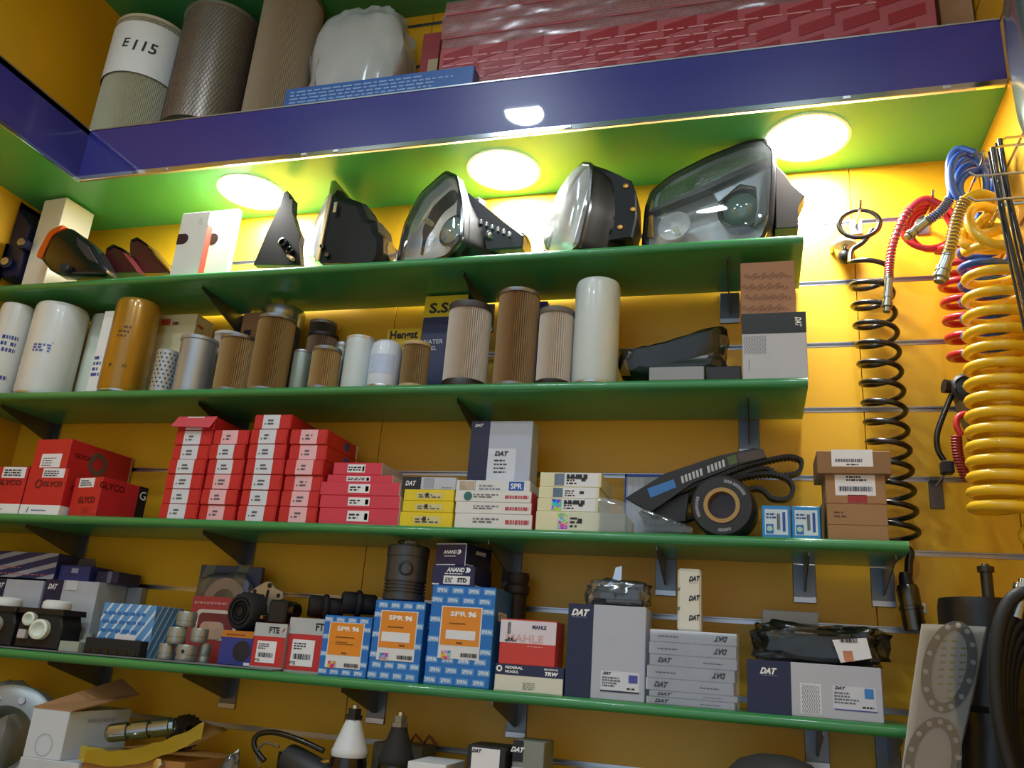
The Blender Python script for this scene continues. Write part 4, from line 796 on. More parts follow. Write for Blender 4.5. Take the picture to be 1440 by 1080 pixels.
LF = Face(c.root, (-c.w/2-.014, -c.d/2-.012, c.h-.008), (1, 0, 0), (0, 0, 1), c.w+.024, .043); LF.panel(.2, .76, .3, 1.05, LAB); LF.lines(.25, .72, .5, .75, 1, M('#6c6c80', .6), step=.03); LF.lines(.4, .6, .36, .46, 1, INK)
c.F.panel(.16, .83, .64, .97, LAB); c.F.lines(.35, .7, .85, .94, 2, INK, step=.05); c.F.bars(.22, .78, .70, .77, 40); c.F.panel(.36, .68, .54, .65, M('#a02a34', .5, 0, .3, 120), 'red_stamp'); c.F.lines(.12, .36, .385, .42, 1, M('#5c4030', .6), step=.09); c.F.lines(.12, .48, .33, .365, 1, M('#5c4030', .6), step=.09); c.F.panel(0, 1, .52, .53, M('#8a2f2c', .6), 'red_line', .0005); c.F.panel(0, 1, .22, .226, M('#7a4a3c', .6), 'red_line', .0005)
# ================================================================== SHELF 6
# --- back row by the left wall
STRP = M('#1f2c62', .4)
def stripes(F, n, w, mat, slope=.9, mat2=None):       # slanted printed bands, clipped to the face
    for i in range(n):
        a = -.4+i*(1.6/n); pts = [(a, 0), (a+w, 0), (a+w+slope, 1), (a+slope, 1)]
        def cut(ps, ax, lim, keep):
            out = []
            for k in range(len(ps)):
                p, q = ps[k-1], ps[k]; ip, iq = keep(p[ax]), keep(q[ax])
                if ip != iq: t_ = (lim-p[ax])/(q[ax]-p[ax]); out.append((p[0]+(q[0]-p[0])*t_, p[1]+(q[1]-p[1])*t_))
                if iq: out.append(q)
            return out
        pts = cut(cut(pts, 0, 0, lambda v: v >= 0), 0, 1, lambda v: v <= 1)
        if len(pts) < 3: continue
        bm = NB(); bm.faces.new([bm.verts.new(F.mat(x, y, .0008).translation) for x, y in pts]); link('stripe', bm, mat, F.root)
d1 = carton('parts_box', 'grey and navy carton at the wall end behind the master cylinders', (-40, 812), (62, 816), -.13, .10, Z6, M('#b4bac8', .5), group='grey and navy cartons behind the brake parts')
d1.F.panel(0, .5, 0, 1, NAVY, 'navy_panel'); d1.F.text([('DAT', .42, .90, .08, .3, .03, 0, .13)], TXTW)
d2 = carton('parts_box', 'grey and navy carton with open flap beside the pale blue striped box', (66, 815), (140, 818), -.125, .10, Z6, M('#b9bfcb', .5), group='grey and navy cartons behind the brake parts')
d2.F.panel(0, .34, 0, 1, NAVY, 'navy_panel'); d2.F.text([('DAT', .15, .90, .08, .3, .03, 0, .18)], TXTW); d2.F.panel(.40, .62, .86, 1, M('#cfd4dc', .5), 'flap', .002); d2.F.panel(.62, .70, .2, .27, INK, 'hole', .0006)
d3 = carton('parts_box', 'plain grey carton peeking behind the pale blue striped box', (150, 823), (200, 827), -.022, .02, Z6, M('#a2a7b2', .5), group='grey and navy cartons behind the brake parts'); d3.F.text([('DAT', .2, .88, .08, .3, .03, 0, .26)], INK)
c = carton('brake_pad_box', 'navy carton with grey and red slanted stripes on the back cartons', (-40, 771), (83, 780), -.125, .10, max(d1.top, d2.top), STRP); stripes(c.F, 4, .17, M('#9a9cac', .5)); c.F.lines(.05, .95, .12, .6, 2, M('#b0606e', .5), 'printed_marks', .16, .0012, step=.05)
c = carton('brake_pad_box', 'small blue carton with open top flaps above the grey carton', (86, 793), (128, 797), -.115, .08, d2.top, M('#27357e', .45)); c.F.panel(.4, .62, .5, .8, M('#9aa4c4', .5), 'emblem'); zt = c.top; prism('flap', c.root, M('#3a3c48', .5), [(-c.w*.2, c.h), (c.w*.45, c.h), (c.w*.35, c.h+.02), (-c.w*.1, c.h+.018)], -.02, -.018)
c = carton('brake_pad_box', 'dark blue carton with silver stripe above the plain grey carton', (137, 802), (168, 805), -.10, .08, d2.top, M('#1d2452', .45)); c.F.panel(.5, .7, 0, 1, M('#6a7090', .4), 'stripe')
# --- brake master cylinders
RES = M('#dfe6dc', .35); 
def master(label, px, y, caps):
    b_ = Vector((U(*px, y).x, y, Z6+.0035)); t = thing('master_cylinder', label, 'cylinder', b_, 0, 'brake master cylinders'); q = lambda x, yy: (lambda v: (v.x-b_.x, v.z-Z6))(U(x, yy, y))
    x0, z0 = q(px[0]-38, px[1]); w = 74*mpp(b_)
    o = [(-w*.5, 0), (w*.5, 0), (w*.52, .05), (w*.42, .085), (-w*.42, .085), (-w*.5, .05)]; prism('body', t, M('#151517', .6), o, -.03, .035, .004)
    prism('flange', t, BLK, [(-w*.52, .075), (w*.52, .075), (w*.50, .088), (-w*.50, .088)], -.036, .04, .002)
    for i, (cx, cy, rr, zz) in enumerate(caps):
        if zz: lathe('reservoir_cap', t, WHT, [(0, 0), (rr, 0), (rr*1.05, .004), (rr, .016), (rr*.8, .020), (0, .021)], 28, axis=Matrix.Translation((cx, cy, .088)))
        else: lathe('port', t, RES, [(rr*.6, -.01), (rr, 0), (rr, .014), (rr*.72, .016), (rr*.5, .004), (0, .004)], 24, axis=axis_to((cx, -.032, cy), (.15, -1, .05)))
    box('inlet_block', t, M('#b8b4b8', .4), -w*.38, -w*.2, -.042, -.028, .02, .04, .002)
    return t
master('black master cylinder with one white cap, at the wall end', (-3, 905), -.185, [(-.0, 0, .03, 1), (.012, .045, .02, 0)])
master('black master cylinder with white cap and two cream ports', (63, 908), -.185, [(.008, 0, .03, 1), (-.022, .063, .015, 0), (.012, .042, .022, 0)])
P = U(125, 895, -.152); t = thing('sealing_cap', 'small grey cap and fitting on the shelf beside the master cylinders', 'cap', (P.x, -.152, Z6)); lathe('cap', t, M('#9aa09a', .4), [(0, .0), (.02, 0), (.02, .02), (.016, .03), (0, .032)], 24); lathe('neck', t, M('#8a9088', .4), [(.012, .03), (.012, .045), (0, .046)], 20)
t = thing('fitting_box', 'flat pale green box lying beside the black bar', 'box', (U(103, 905, -.20).x, -.195, Z6+.0035)); box('body', t, M('#9aa69c', .5), -.024, .028, -.02, .02, 0, .022, .001)
c = carton('striped_box', 'box with light blue and white slanted stripes and white sticker', (147, 848), (221, 851), -.165, .1, Z6, M('#5a9ad6', .45, 0, .08)); stripes(c.F, 9, .05, M('#cfe0f0', .5), .55); c.F.lines(.04, .96, .12, .95, 5, M('#2f74c0', .5), 'printed_marks', .35, .0012, 5, .10); c.F.panel(.34, .72, .06, .42, LAB, lift=.0015); c.F.lines(.38, .66, .12, .36, 3, M('#5060a0', .5), lift=.002); c.F.panel(.76, .9, .08, .24, M('#d04a3a', .4, 0, .5, 80), 'sticker', .0015); stripes(c.R, 8, .05, M('#cfe0f0', .5), .6)
sb = c
t = thing('rubber_bar', 'flat black rubber bar lying in front of the striped box', 'bar', (U(163, 910, -.195).x, -.195, Z6+.0035)); w = 48*mpp(Vector((-1.2, -.2, Z6))); box('bar', t, RUB, -w, w, -.014, .014, 0, .034, .002)
for i in range(6): box('notch', t, BLKG, -w+.012+i*.024, -w+.02+i*.024, -.0155, -.0135, .002, .012)
# grey mat along the shelf
t = thing('shelf_mat', 'long thin grey rubber strip along the shelf front', 'mat', (0, 0, Z6)); box('strip', t, M('#70747a', .6), U(-30, 915, SF).x, U(382, 940, SF).x, SF+.004, SF+.04, .0002, .0035, .001)
# metal pistons
PM = M('#9a9f9a', .32, .5, .1)
def piston_cup(label, px, y, zb, hole=False):
    P, r, h = cyl_place(px[0], px[1], (px[2]+px[3])/2, px[2], y, zb); t = thing('piston_cup', label, 'piston', P, 0, 'grey metal piston cups'); lathe('cup', t, PM, [(0, 0), (r*.9, 0), (r, .003), (r, h*.30), (r*.96, h*.32), (r*.96, h*.40), (r, h*.42), (r, h-.003), (r*.93, h), (r*.7, h), (r*.65, h*.5), (0, h*.5)], 32)
    if hole: lathe('hole', t, BLK, [(.004, 0), (0, 0)], 12, axis=axis_to((.006, -r-.0004, h*.6), (0.1, -1, 0)))
    return zb+h
za = piston_cup('grey piston cup in the bottom row next to the rubber bar', (222, 246, 905, 928), -.20, Z6+.0036); zc_ = piston_cup('grey piston cup with small hole in the bottom row', (247, 277, 907, 930), -.197, Z6+.0036, True); zd = piston_cup('grey piston cup at the end of the bottom row', (279, 296, 905, 930), -.17, Z6)
ze = piston_cup('grey piston cup in the middle row above the rubber bar end', (235, 263, 882, 906), -.20, za+.001); zf = piston_cup('dull grey piston cup in the middle row', (267, 293, 884, 907), -.185, max(zc_, zd)+.001)
piston_cup('grey piston cup on top of the pile', (248, 277, 860, 884), -.19, max(ze, zf)+.001)
# blister packs
bz = Z6
c = carton('gasket_pack', 'navy and green card pack with round gasket in clear plastic', (283, 796), (370, 796), -.06, .012, bz, M('#3a4668', .5, 0, .1)); stripes(c.F, 3, .16, M('#5f6c62', .5), .5)
lathe('gasket', c.root, M('#b49a94', .5), [(.055, -.0), (.055, .004), (.030, .004), (.030, 0)], 36, axis=axis_to((-.0, -.012, c.h*.62), (0, -1, 0))); b2 = blob('blister', c.root, CLEAR, c.w*.9, .03, c.h*.5, .15, 5, 5, .6); b2.location = (0, -.015, c.h*.42)
c = carton('gasket_pack', 'red card pack with white bordered gasket window', (272, 838), (345, 841), -.105, .012, bz, M('#a83a40', .45, 0, .1)); c.F.panel(.12, .92, .35, .80, M('#d8d2cc', .5), 'window', .0008, .012); c.F.panel(.18, .86, .39, .75, M('#7a3034', .5), 'window_inner', .0012, .010); c.F.panel(.24, .7, .36, .62, M('#c0a090', .4, 0, .3, 60), 'gasket', .002, .014); c.F.lines(.05, .95, .88, .95, 1, M('#c9888c', .5))
# metal plate bracket
b_ = Vector((U(372, 905, -.085).x, -.085, Z6)); t = thing('caliper_plate', 'bright cast metal plate with round holes behind the black cap', 'plate', b_)
o = trace([(348, 838), (362, 826), (376, 818), (384, 818), (388, 828), (400, 832), (400, 842), (390, 850), (384, 862), (372, 866), (366, 880), (355, 878), (357, 858), (348, 850)], b_, 0); prism('plate', t, M('#b4b4b0', .35, .6), o, -.008, .004, .0015)
for px, py, rr in ((361, 832, .005), (382, 824, .006), (394, 838, .005), (374, 858, .006), (370, 842, .010)):
    q = trace([(px, py)], b_, 0)[0]; lathe('hole', t, BLK, [(rr, 0), (0, 0)], 16, axis=axis_to((q[0], -.0084, q[1]), (0, -1, 0)))
q = trace([(380, 830), (376, 850)], b_, 0); tube('slot', t, BLK, [(q[0][0], -.0085, q[0][1]), (q[1][0], -.0085, q[1][1])], .003)
box('stand', t, M('#8a8a86', .4, .5), -.02, .01, -.005, .003, 0, .08)
# blue / orange box, cap on top
c = carton('cap_box', 'blue and orange carton with picture of a black cap', (313, 886), (358, 888), -.19, .09, Z6+.0036, M('#2a3a8c', .45, 0, .08)); c.F.panel(0, 1, .80, 1, M('#c07828', .5), 'orange_band'); c.F.lines(.15, .85, .86, .93, 1, M('#8a3a1a', .5), step=.08); lathe('cap_picture', c.root, M('#1a1c28', .5), [(c.w*.27, 0), (c.w*.2, .0003), (0, 0)], 24, axis=axis_to((c.w*.2, -c.d/2-.0006, c.h*.42), (0, -1, 0))); c.F.panel(.82, 1, .02, .10, LAB)
r = 27*mpp(U(343, 864, -.16)); t = thing('fuel_cap', 'black ribbed round cap resting on the blue and orange carton', 'cap', (U(341, 864, -.165).x, -.15, c.top+r*.99))
mm = Matrix.Rotation(R(-12), 4, 'Z') @ Matrix.Rotation(R(90), 4, 'X'); lathe('cap', t, RUB, [(0, .018), (r*.5, .018), (r*.55, .022), (r*.9, .02), (r*1.0, .012), (r*1.0, -.02), (r*.8, -.022), (0, -.022)], 36, axis=mm, pleat=.0015)
for i in range(3): lathe('ridge', t, BLKG, [(r*(.25+.2*i), .021), (r*(.28+.2*i), .024), (r*(.31+.2*i), .021)], 30, axis=mm)
# black solenoid and bushes in the back row
b_ = Vector((U(393, 870, -.14).x, -.13, 0))
f1 = carton('clutch_box', 'red and grey carton with white label beside the blue and orange carton', (360, 876), (405, 877), -.20, .08, Z6+.0035, M('#c22f34', .4, 0, .05), group='red and grey cartons')
f2 = carton('clutch_box', 'red and grey carton with swirl print beside the blue piston box', (409, 869), (461, 870), -.19, .08, Z6, M('#c22f34', .4, 0, .05), group='red and grey cartons')
for f_, w_ in ((f1, .62), (f2, .88)):
    f_.F.panel(0, 1, .70, 1, M('#b4b8bc', .45), 'grey_band'); f_.R.panel(0, 1, .0, .97, M('#8d9094', .5), 'grey_end'); f_.F.text([('FTE', w_, .85, .14, 0, .03, 0, .32)], INK); f_.F.panel(.15, .75, .12, .60, LAB); f_.F.lines(.2, .55, .42, .56, 3, INK, step=.06); f_.F.bars(.22, .68, .24, .34, 18); f_.F.text([('FTE', .22, .17, .06, 0, .02)], INK); f_.F.panel(0, 1, 0, .04, M('#9a9ea2', .5), 'grey_edge')
bm = NB(); co = [f1.F.mat(x, y, .001).translation for x, y in ((.86, .78), (.96, .9), (.90, .9))]; bm.faces.new([bm.verts.new(q) for q in co]); link('red_mark', bm, RED, f1.root)
t = thing('solenoid', 'black plastic solenoid block on the red and grey carton', 'solenoid', (U(390, 868, -.17).x, -.155, f1.top)); box('block', t, BLK, -.022, .022, -.02, .03, 0, .05, .004); lathe('terminal', t, CHR, [(.004, 0), (.004, .012), (0, .012)], 10, axis=axis_to((-.03, -.01, .012), (-.4, -1, 0))); lathe('coil', t, BLKG, [(.015, 0), (.015, .02), (0, .02)], 20, axis=axis_to((.02, .0, .03), (1, -.2, 0)))
for lb, px, z in (('black rubber bush lying behind the carton with swirl print', (455, 860), f2.top), ('black rubber bush lying behind the smallest blue piston box', (502, 852), None)):
    P = U(*px, -.10); t = thing('rubber_bush', lb, 'bush', (P.x, -.085, P.z-.024 if z is None else z), 0, 'black rubber bushes')
    for a, b_, c_ in ((0, .03, .024), (.03, .042, .029), (.042, .075, .022)): lathe('ring', t, RUB, [(0, a), (c_*.9, a), (c_, a+.004), (c_, b_-.004), (c_*.9, b_), (0, b_)], 26, axis=axis_to((-.03, -.03, .029), (.8, .55, 0)) @ Matrix.Translation((0, 0, a*.0)))
    lathe('bore', t, BLKG, [(.010, -.001), (0, -.001)], 16, axis=axis_to((-.03, -.03, .029), (.8, .55, 0)))
c = carton('parts_box', 'low black carton hidden behind the blue piston boxes', (470, 873), (535, 874), -.075, .06, Z6, BLK)
# --- blue piston boxes
LB = M('#5d9ad8', .4); LOGO_W = M('#e4ecf6', .4)
def piston_box(label, TL, TR, yf, d, head, win, rows, cols_, side='SPR'):
    c = carton('piston_box', label, TL, TR, yf, d, Z6, SPAB, group='blue piston boxes'); F = c.F
    for j in range(rows):
        for i in range(cols_):
            a, b_ = (i+.5+.28*(j % 2)-.14)/cols_, (j+.5)/rows
            if win[0]-.05 < a < win[1]+.05 and win[2]-.03 < b_ < win[3]+.03: continue
            ww, hh = .75/cols_/2, .62/rows/2; F.panel(max(0, a-ww), min(1, a+ww), b_-hh, b_+hh, LB, 'logo_patch', .0004); F.text([('SPR96', min(max(a, ww), 1-ww), b_, hh*1.3, 0, .02, 0, ww*1.6)], LOGO_W, 'logo')
    w0, w1, h0, h1 = win; hs = h0+(h1-h0)*head
    F.panel(w0-.02, w1+.02, h0-.012, h1+.01, M('#d8dce0', .5), 'label_sheet', .0012); F.panel(w0, w1, hs, h1, ORG, 'orange_label', .0017); W_ = w1-w0; H_ = h1-h0
    F.text([('SPR', w0+W_*.42, h1-H_*.13, H_*.10, 0, .025, 0, W_*.42), ('96', w0+W_*.78, h1-H_*.13, H_*.12, 0, .05, 0, W_*.22)], TXTW, lift=.0022)
    F.lines(w0+W_*.2, w0+W_*.8, h1-H_*.34, h1-H_*.29, 1, M('#6a3c10', .5), lift=.0022, step=.02)
    F.bars(w0+W_*.55, w0+W_*.98, h0+.01, h0+H_*.10, 24, None, .0022); F.panel(w0+W_*.06, w0+W_*.30, h0-.02, h0+H_*.13, holo(len(label)), 'hologram', .0022)
    c.R.text([('SPR', .5, .72, .10, 0, .04, R(0), .6)], TXTW); return c
s1 = piston_box('smallest blue piston box with orange label, next to the red and grey cartons', (458, 864), (524, 869), -.212, .1, .27, (.15, .84, .15, .88), 7, 4)
s1.F.lines(.30, .70, .52, .58, 2, M('#6a3c10', .5), lift=.0022, step=.03); s1.F.text([('97.00', .5, .38, .035, 0, .03)], INK, lift=.0022)
s2 = piston_box('middle-sized blue piston box carrying a bare piston', (529, 844), (599, 846), -.213, .105, .24, (.16, .86, .26, .86), 8, 4)
s2.F.panel(.2, .76, .48, .60, PAPER, 'white_strip', .0022); s2.F.text([('100.00', .62, .44, .025, 0, .03)], INK, lift=.0024)
s3 = piston_box('largest blue piston box under the two navy bearing boxes', (609, 823), (698, 826), -.214, .12, .24, (.20, .80, .28, .78), 10, 4)
s3.F.panel(.28, .74, .46, .55, PAPER, 'white_strip', .0022); s3.F.text([('100.00', .5, .425, .02, 0, .03)], INK, lift=.0024)
# bare piston
P, r, h = cyl_place(542, 601, 805, 766, -.165, s2.top); t = thing('engine_piston', 'dark grey bare piston with wrist pin hole on the middle blue box', 'piston', P); PG = M('#4a4c50', .4, .5, .1)
pr = [(0, 0), (r*.9, 0), (r*1.0, .004)]
for g in range(4): z_ = h*(.14+.06*g); pr += [(r, z_), (r*.93, z_+.0005), (r*.93, z_+.004), (r, z_+.0045)]
pr += [(r, h*.42), (r*.985, h*.44), (r*.985, h*.8), (r*1.02, h*.81), (r*1.02, h-.003), (r*.97, h), (0, h)]
lathe('body', t, PG, pr, 48, .5); lathe('pin_boss', t, M('#1c1c1e', .4, .3), [(r*.36, -.02), (r*.36, .0), (r*.26, .001), (r*.25, -.014), (0, -.016)], 28, axis=axis_to((r*.35, -r*.93, h*.58), (.35, -1, 0))); lathe('pin_bore', t, M('#5a4630', .35, .3), [(r*.24, -.001), (r*.12, -.003), (0, -.003)], 20, axis=axis_to((r*.35, -r*.93, h*.58), (.35, -1, 0)))
b2 = blob('plastic_scrap', t, CLEAR, .045, .03, .016, .5, 6, 4, .8, 16, 8); b2.location = (.0, 0, h-.002)
# navy bearing boxes
a1 = carton('bearing_box', 'navy bearing box with size sticker on the largest blue box', (610, 797), (671, 794), -.205, .10, s3.top, M('#1b2150', .38), rz=R(-3), group='navy bearing boxes'); a1.F.text([('ANAND', .55, .80, .22, .2, .03, 0, .42)], TXTW); a1.F.text([('»', .84, .8, .25, .1, .05)], TXTW); a1.F.lines(.3, .85, .58, .66, 1, TXTW, step=.06); a1.F.panel(.28, .9, .1, .5, LAB); a1.F.text([('STD', .72, .3, .22, 0, .04)], INK, lift=.0013); a1.F.lines(.32, .5, .18, .44, 3, INK, lift=.0013); a1.F.lines(.02, .26, .04, .16, 1, TXTW, step=.02); a1.R.lines(.02, .5, .04, .16, 1, TXTW, step=.03)
a2 = carton('bearing_box', 'navy bearing box with shiny white edge on top of its twin', (614, 768), (655, 760), -.198, .10, a1.top, M('#1b2150', .38), rz=R(-14), group='navy bearing boxes', x=(a1.x0+.006, a1.x1-.012)); a2.F.text([('ANAND', .48, .62, .16, .2, .03, 0, .45)], TXTW); a2.F.text([('»', .78, .62, .2, .1, .05)], TXTW); a2.F.lines(.3, .8, .42, .48, 1, TXTW, step=.06); a2.F.panel(0, 1, .96, 1, M('#c9cede', .3), 'white_edge'); a2.F.panel(.98, 1, 0, 1, M('#c9cede', .3), 'white_edge'); a2.F.lines(.05, .95, .03, .12, 1, TXTW, step=.02); a2.R.text([('ANAND', .55, .7, .18, .2, .03)], TXTW); a2.R.lines(.0, .45, .05, .15, 1, TXTW, step=.03)
P = U(717, 815, -.12); t = thing('rubber_mount', 'dark rubber mount standing behind the largest blue box', 'mount', (P.x, -.06, Z6)); hm = P.z-Z6+.02; lathe('mount', t, M('#3a3028', .6), [(0, 0), (.022, 0), (.022, hm*.8), (.027, hm*.82), (.027, hm*.88), (.022, hm*.9), (.026, hm*.95), (.024, hm), (0, hm)], 28)
# federal mogul + mahle
fm = carton('bearing_box', 'low navy and white bearing box under the red and white box', (697, 934), (793, 938), -.212, .085, Z6, M('#d8d8cc', .5, 0, .03)); fm.F.panel(0, 1, .60, 1, NAVY, 'navy_band'); fm.F.text([('FEDERAL', .28, .88, .10, 0, .03, 0, .26), ('MOGUL', .25, .73, .10, 0, .03, 0, .2), ('TRW', .83, .74, .15, .2, .05, 0, .2), ('BEARING', .82, .90, .07, 0, .02, 0, .2)], TXTW); lathe('emblem', fm.root, TXTW, [(.006, 0), (.006, .0005), (.003, .0005), (.003, 0)], 20, axis=axis_to((-fm.w*.44, -fm.d/2-.0006, fm.h*.82), (0, -1, 0))); fm.F.lines(.42, .62, .12, .40, 4, M('#9a9a94', .5), step=.05); fm.R.panel(0, 1, 0, 1, M('#2a3050', .5), 'navy_end')
for a in (0, .92): fm.F.panel(a, a+.08, -.0, .06, M('#c4c2b0', .5), 'tab', .002)
mh = carton('bearing_box', 'white over red box with dark lettering on the low navy and white box', (705, 869), (783, 874), -.205, .075, fm.top, M('#c93a2e', .42, 0, .05)); mh.F.panel(0, 1, .47, .97, M('#dcd6e2', .5), 'white_panel'); mh.F.text([('MAHLE', .70, .84, .09, 0, .03, 0, .25)], NAVY); mh.F.text([('MAHLE', .45, .58, .17, 0, .02, 0, .66)], M('#d3aab0', .5)); mh.F.text([('MAHLE', .2, .52, .05, 0, .03, 0, .2)], INK, lift=.0012); mh.F.lines(.5, .82, .40, .43, 1, M('#e0a8a0', .5)); mh.F.bars(.13, .19, .66, .92, 6); 
# big DAT box
db = carton('parts_box', 'tall grey box with broad navy strip and black buckles on top', (800, 849), (909, 853), -.21, .10, Z6, M('#b2b9ca', .5, 0, .05)); db.F.panel(0, .33, 0, 1, M('#1c2046', .4), 'navy_strip'); db.F.text([('DAT', .16, .905, .075, .3, .04, 0, .24)], TXTW); db.F.lines(.06, .28, .85, .862, 1, M('#8f96b4', .5), step=.03); db.F.panel(.45, .93, .09, .30, M('#d2d8e6', .5), 'label'); db.F.text([('DAT', .53, .275, .03, .3, .04)], INK, lift=.0013); db.F.lines(.47, .72, .14, .25, 4, M('#5a5e70', .5), lift=.0013, step=.03); db.F.panel(.80, .91, .19, .27, M('#4a4aa8', .4), 'blue_seal', .0013); db.F.panel(.45, .93, .085, .10, NAVY, 'navy_rule', .0013); db.F.lines(.78, .92, .12, .15, 1, INK, lift=.0013)
P0 = Vector((U(868, 846, -.17).x, -.165, db.top)); t = thing('seat_belt_buckle', 'black buckles wrapped in clear film on the tall grey box', 'buckle', P0)
box('base_strap', t, BLK, -.048, .052, -.02, .02, .0, .012, .003)
for i, (x, w, h, z) in enumerate([(-.022, .05, .016, .012), (.02, .055, .024, .012), (.028, .05, .010, .036), (-.02, .04, .012, .028)]): box('buckle_body', t, BLKG, x-w/2, x+w/2, -.017, .015, z, z+h, .003)
bm = NB(); aprism(bm, [(-.036, .028), (-.010, .050), (-.004, .075), (.008, .078), (.008, .052), (-.002, .046), (-.020, .032)], -.012, -.010); link('metal_tongue', bm, CHR, t)
b2 = blob('film', t, CLEAR, .125, .06, .05, .3, 7, 12, .6, 30, 12)
# DAT thin boxes
xa, xb = (909, 985), (1036, 995); tops = [974, 960, 937, 920, 905, 886]
spec = [(.016, .0, 0), (.013, .004, 0), (.026, -.002, 0), (.027, 0, 1), (.024, .004, 0), (.027, .002, 1), (.027, .004, 1)]
nm = ['bottom slim white carton of the film-wrapped stack', 'second slim white carton from the bottom of the stack', 'third slim white carton of the stack with upright lettering and glare', 'fourth slim carton of the stack, greyish with upside-down lettering', 'fifth slim white carton of the stack with upright lettering', 'sixth slim carton of the stack with upside-down lettering', 'top slim carton of the stack under the white tube']
z = Z6; tot = U(915, 884, -.212).z-Z6; k_ = tot/sum(s[0]+.0004 for s in spec)
for k, (h, dx, flip) in enumerate(spec):
    c = carton('belt_carton', nm[k], (910, 985), (1036, 990), -.212, .09, z, M('#dde1ea', .4, 0, .04), x=(U(910, 960, -.212).x+dx, U(1034, 970, -.212).x+dx), h=h*k_, rz=R(random.uniform(-1, 1)), group='slim white cartons in a stack'); z += (h+.0004)*k_
    if flip: c.F.text([('DAT', .82, .5, .48, .3, .05, PI, .16)], INK); c.F.lines(.1, .38, .40, .60, 1, M('#6a6a80', .5), step=.03)
    else: c.F.text([('DAT', .18, .5, .48, .3, .05, 0, .17)], INK); c.F.lines(.62, .92, .40, .60, 1, M('#6a6a80', .5), step=.03)
zt = z
nx = 16; bm = NB(); fx0, fx1 = U(908, 960, -.212).x, U(1040, 970, -.212).x; V = [[bm.verts.new((fx0+(fx1-fx0)*i/nx, -.2155-.004*abs(noise.noise(Vector((i*.6, j*.5, 3)))), Z6+(zt-Z6)*j/10)) for i in range(nx+1)] for j in range(11)]
for j in range(10):
    for i in range(nx): bm.faces.new((V[j][i], V[j][i+1], V[j+1][i+1], V[j+1][i]))
t = tag(link('film_wrap', bm, film('thin_film', (.99, .99, .99, 1), .05, .1, .03), None, 1.0), 'thin clear film over the stack of slim white cartons', 'wrapping')
c = carton('paper_tube', 'white square tube with repeated lettering standing on the slim cartons', (953, 800), (986, 799), -.195, .05, zt, M('#d8d8cf', .5, 0, .04), bev=.004)
c.F.text([('DAT', .72, .84-.31*i, .085, .3, .04, R(6), .5) for i in range(3)], INK); c.F.text([('DAT', .06, .66-.31*i, .05, .3, .04, R(6), .14) for i in range(2)], INK); c.F.lines(.5, .9, .765, .78, 1, M('#8a8a90', .5), step=.05)
# wide DAT box
wb_ = carton('parts_box', 'wide grey box with navy end and chevron pattern at the shelf end', (1050, 928), (1239, 938), -.212, .10, Z6, M('#b9bcca', .5, 0, .05)); wb_.F.panel(0, .335, 0, 1, NAVY, 'navy_end'); wb_.F.text([('DAT', .165, .80, .125, .3, .04, 0, .13)], TXTW); wb_.F.lines(.11, .24, .71, .73, 1, M('#8a90b0', .5), step=.02)
wb_.F.panel(.40, .555, .06, .62, M('#e0e2ea', .5), 'pattern_panel'); chevrons(wb_.F, .41, .545, .07, .60, 8, 13, M('#5a5f78', .5)); wb_.F.panel(.64, .95, .2, .62, M('#cdd1de', .5), 'label', .0005); wb_.F.text([('DAT', .695, .58, .06, .3, .04, 0, .08)], INK); wb_.F.lines(.65, .83, .30, .53, 4, M('#6a6e80', .5), step=.02); wb_.F.panel(.87, .935, .42, .60, M('#3a80c8', .35, 0, .2, 60), 'blue_seal', .001); wb_.F.panel(.65, .955, .18, .20, M('#3a4aa0', .4), 'navy_rule', .001); wb_.F.lines(.85, .95, .24, .30, 1, INK, step=.02); wb_.R.panel(0, 1, 0, 1, M('#6a6058', .6), 'open_end')
P0 = Vector((U(1150, 935, -.16).x, -.155, wb_.top)); s = mpp(P0); t = thing('wrapped_part', 'long black rubber part wrapped in clear film with a white sticker', 'part', P0)
blob('rubber_part', t, M('#1c1d1a', .35, 0, .3, 30, .5), 155*s, .07, .058, .25, 5, 3, .55, 36, 14); b2 = blob('film', t, SMOKE, 176*s, .088, .068, .25, 8, 6, .5, 48, 18); b2.location = (0, 0, -.0)
q0 = trace([(1170, 900), (1218, 897), (1226, 926), (1182, 932)], Vector((P0.x, -.205, wb_.top)), 0); bm = NB(); bm.faces.new([bm.verts.new((x, -.053, z_)) for x, z_ in q0]); fl = link('sticker', bm, LAB, t)
SFc = Face(t, (q0[3][0], -.0535, q0[3][1]), (1, 0, .04), (-.15, 0, 1), .07, .05); SFc.bars(.08, .5, .68, .88, 14); SFc.text([('DAT', .82, .12, .12, .3, .04)], INK); SFc.panel(.1, .32, .05, .4, M('#c08060', .3, .3, .7, 60), 'hologram')
c = carton('flat_box', 'flat grey carton lying on the film-wrapped rubber part', (1072, 856), (1150, 862), -.10, .075, wb_.top, M('#a0a4aa', .5, 0, .05), h=None); cz = c.h
c.root.location.z = wb_.top; c.R.lines(.1, .9, .5, .7, 2, M('#4a5a9a', .5)); c.R.panel(.0, 1, .9, 1, M('#d0d4da', .5), 'lid_edge')
for ch in c.root.children: pass
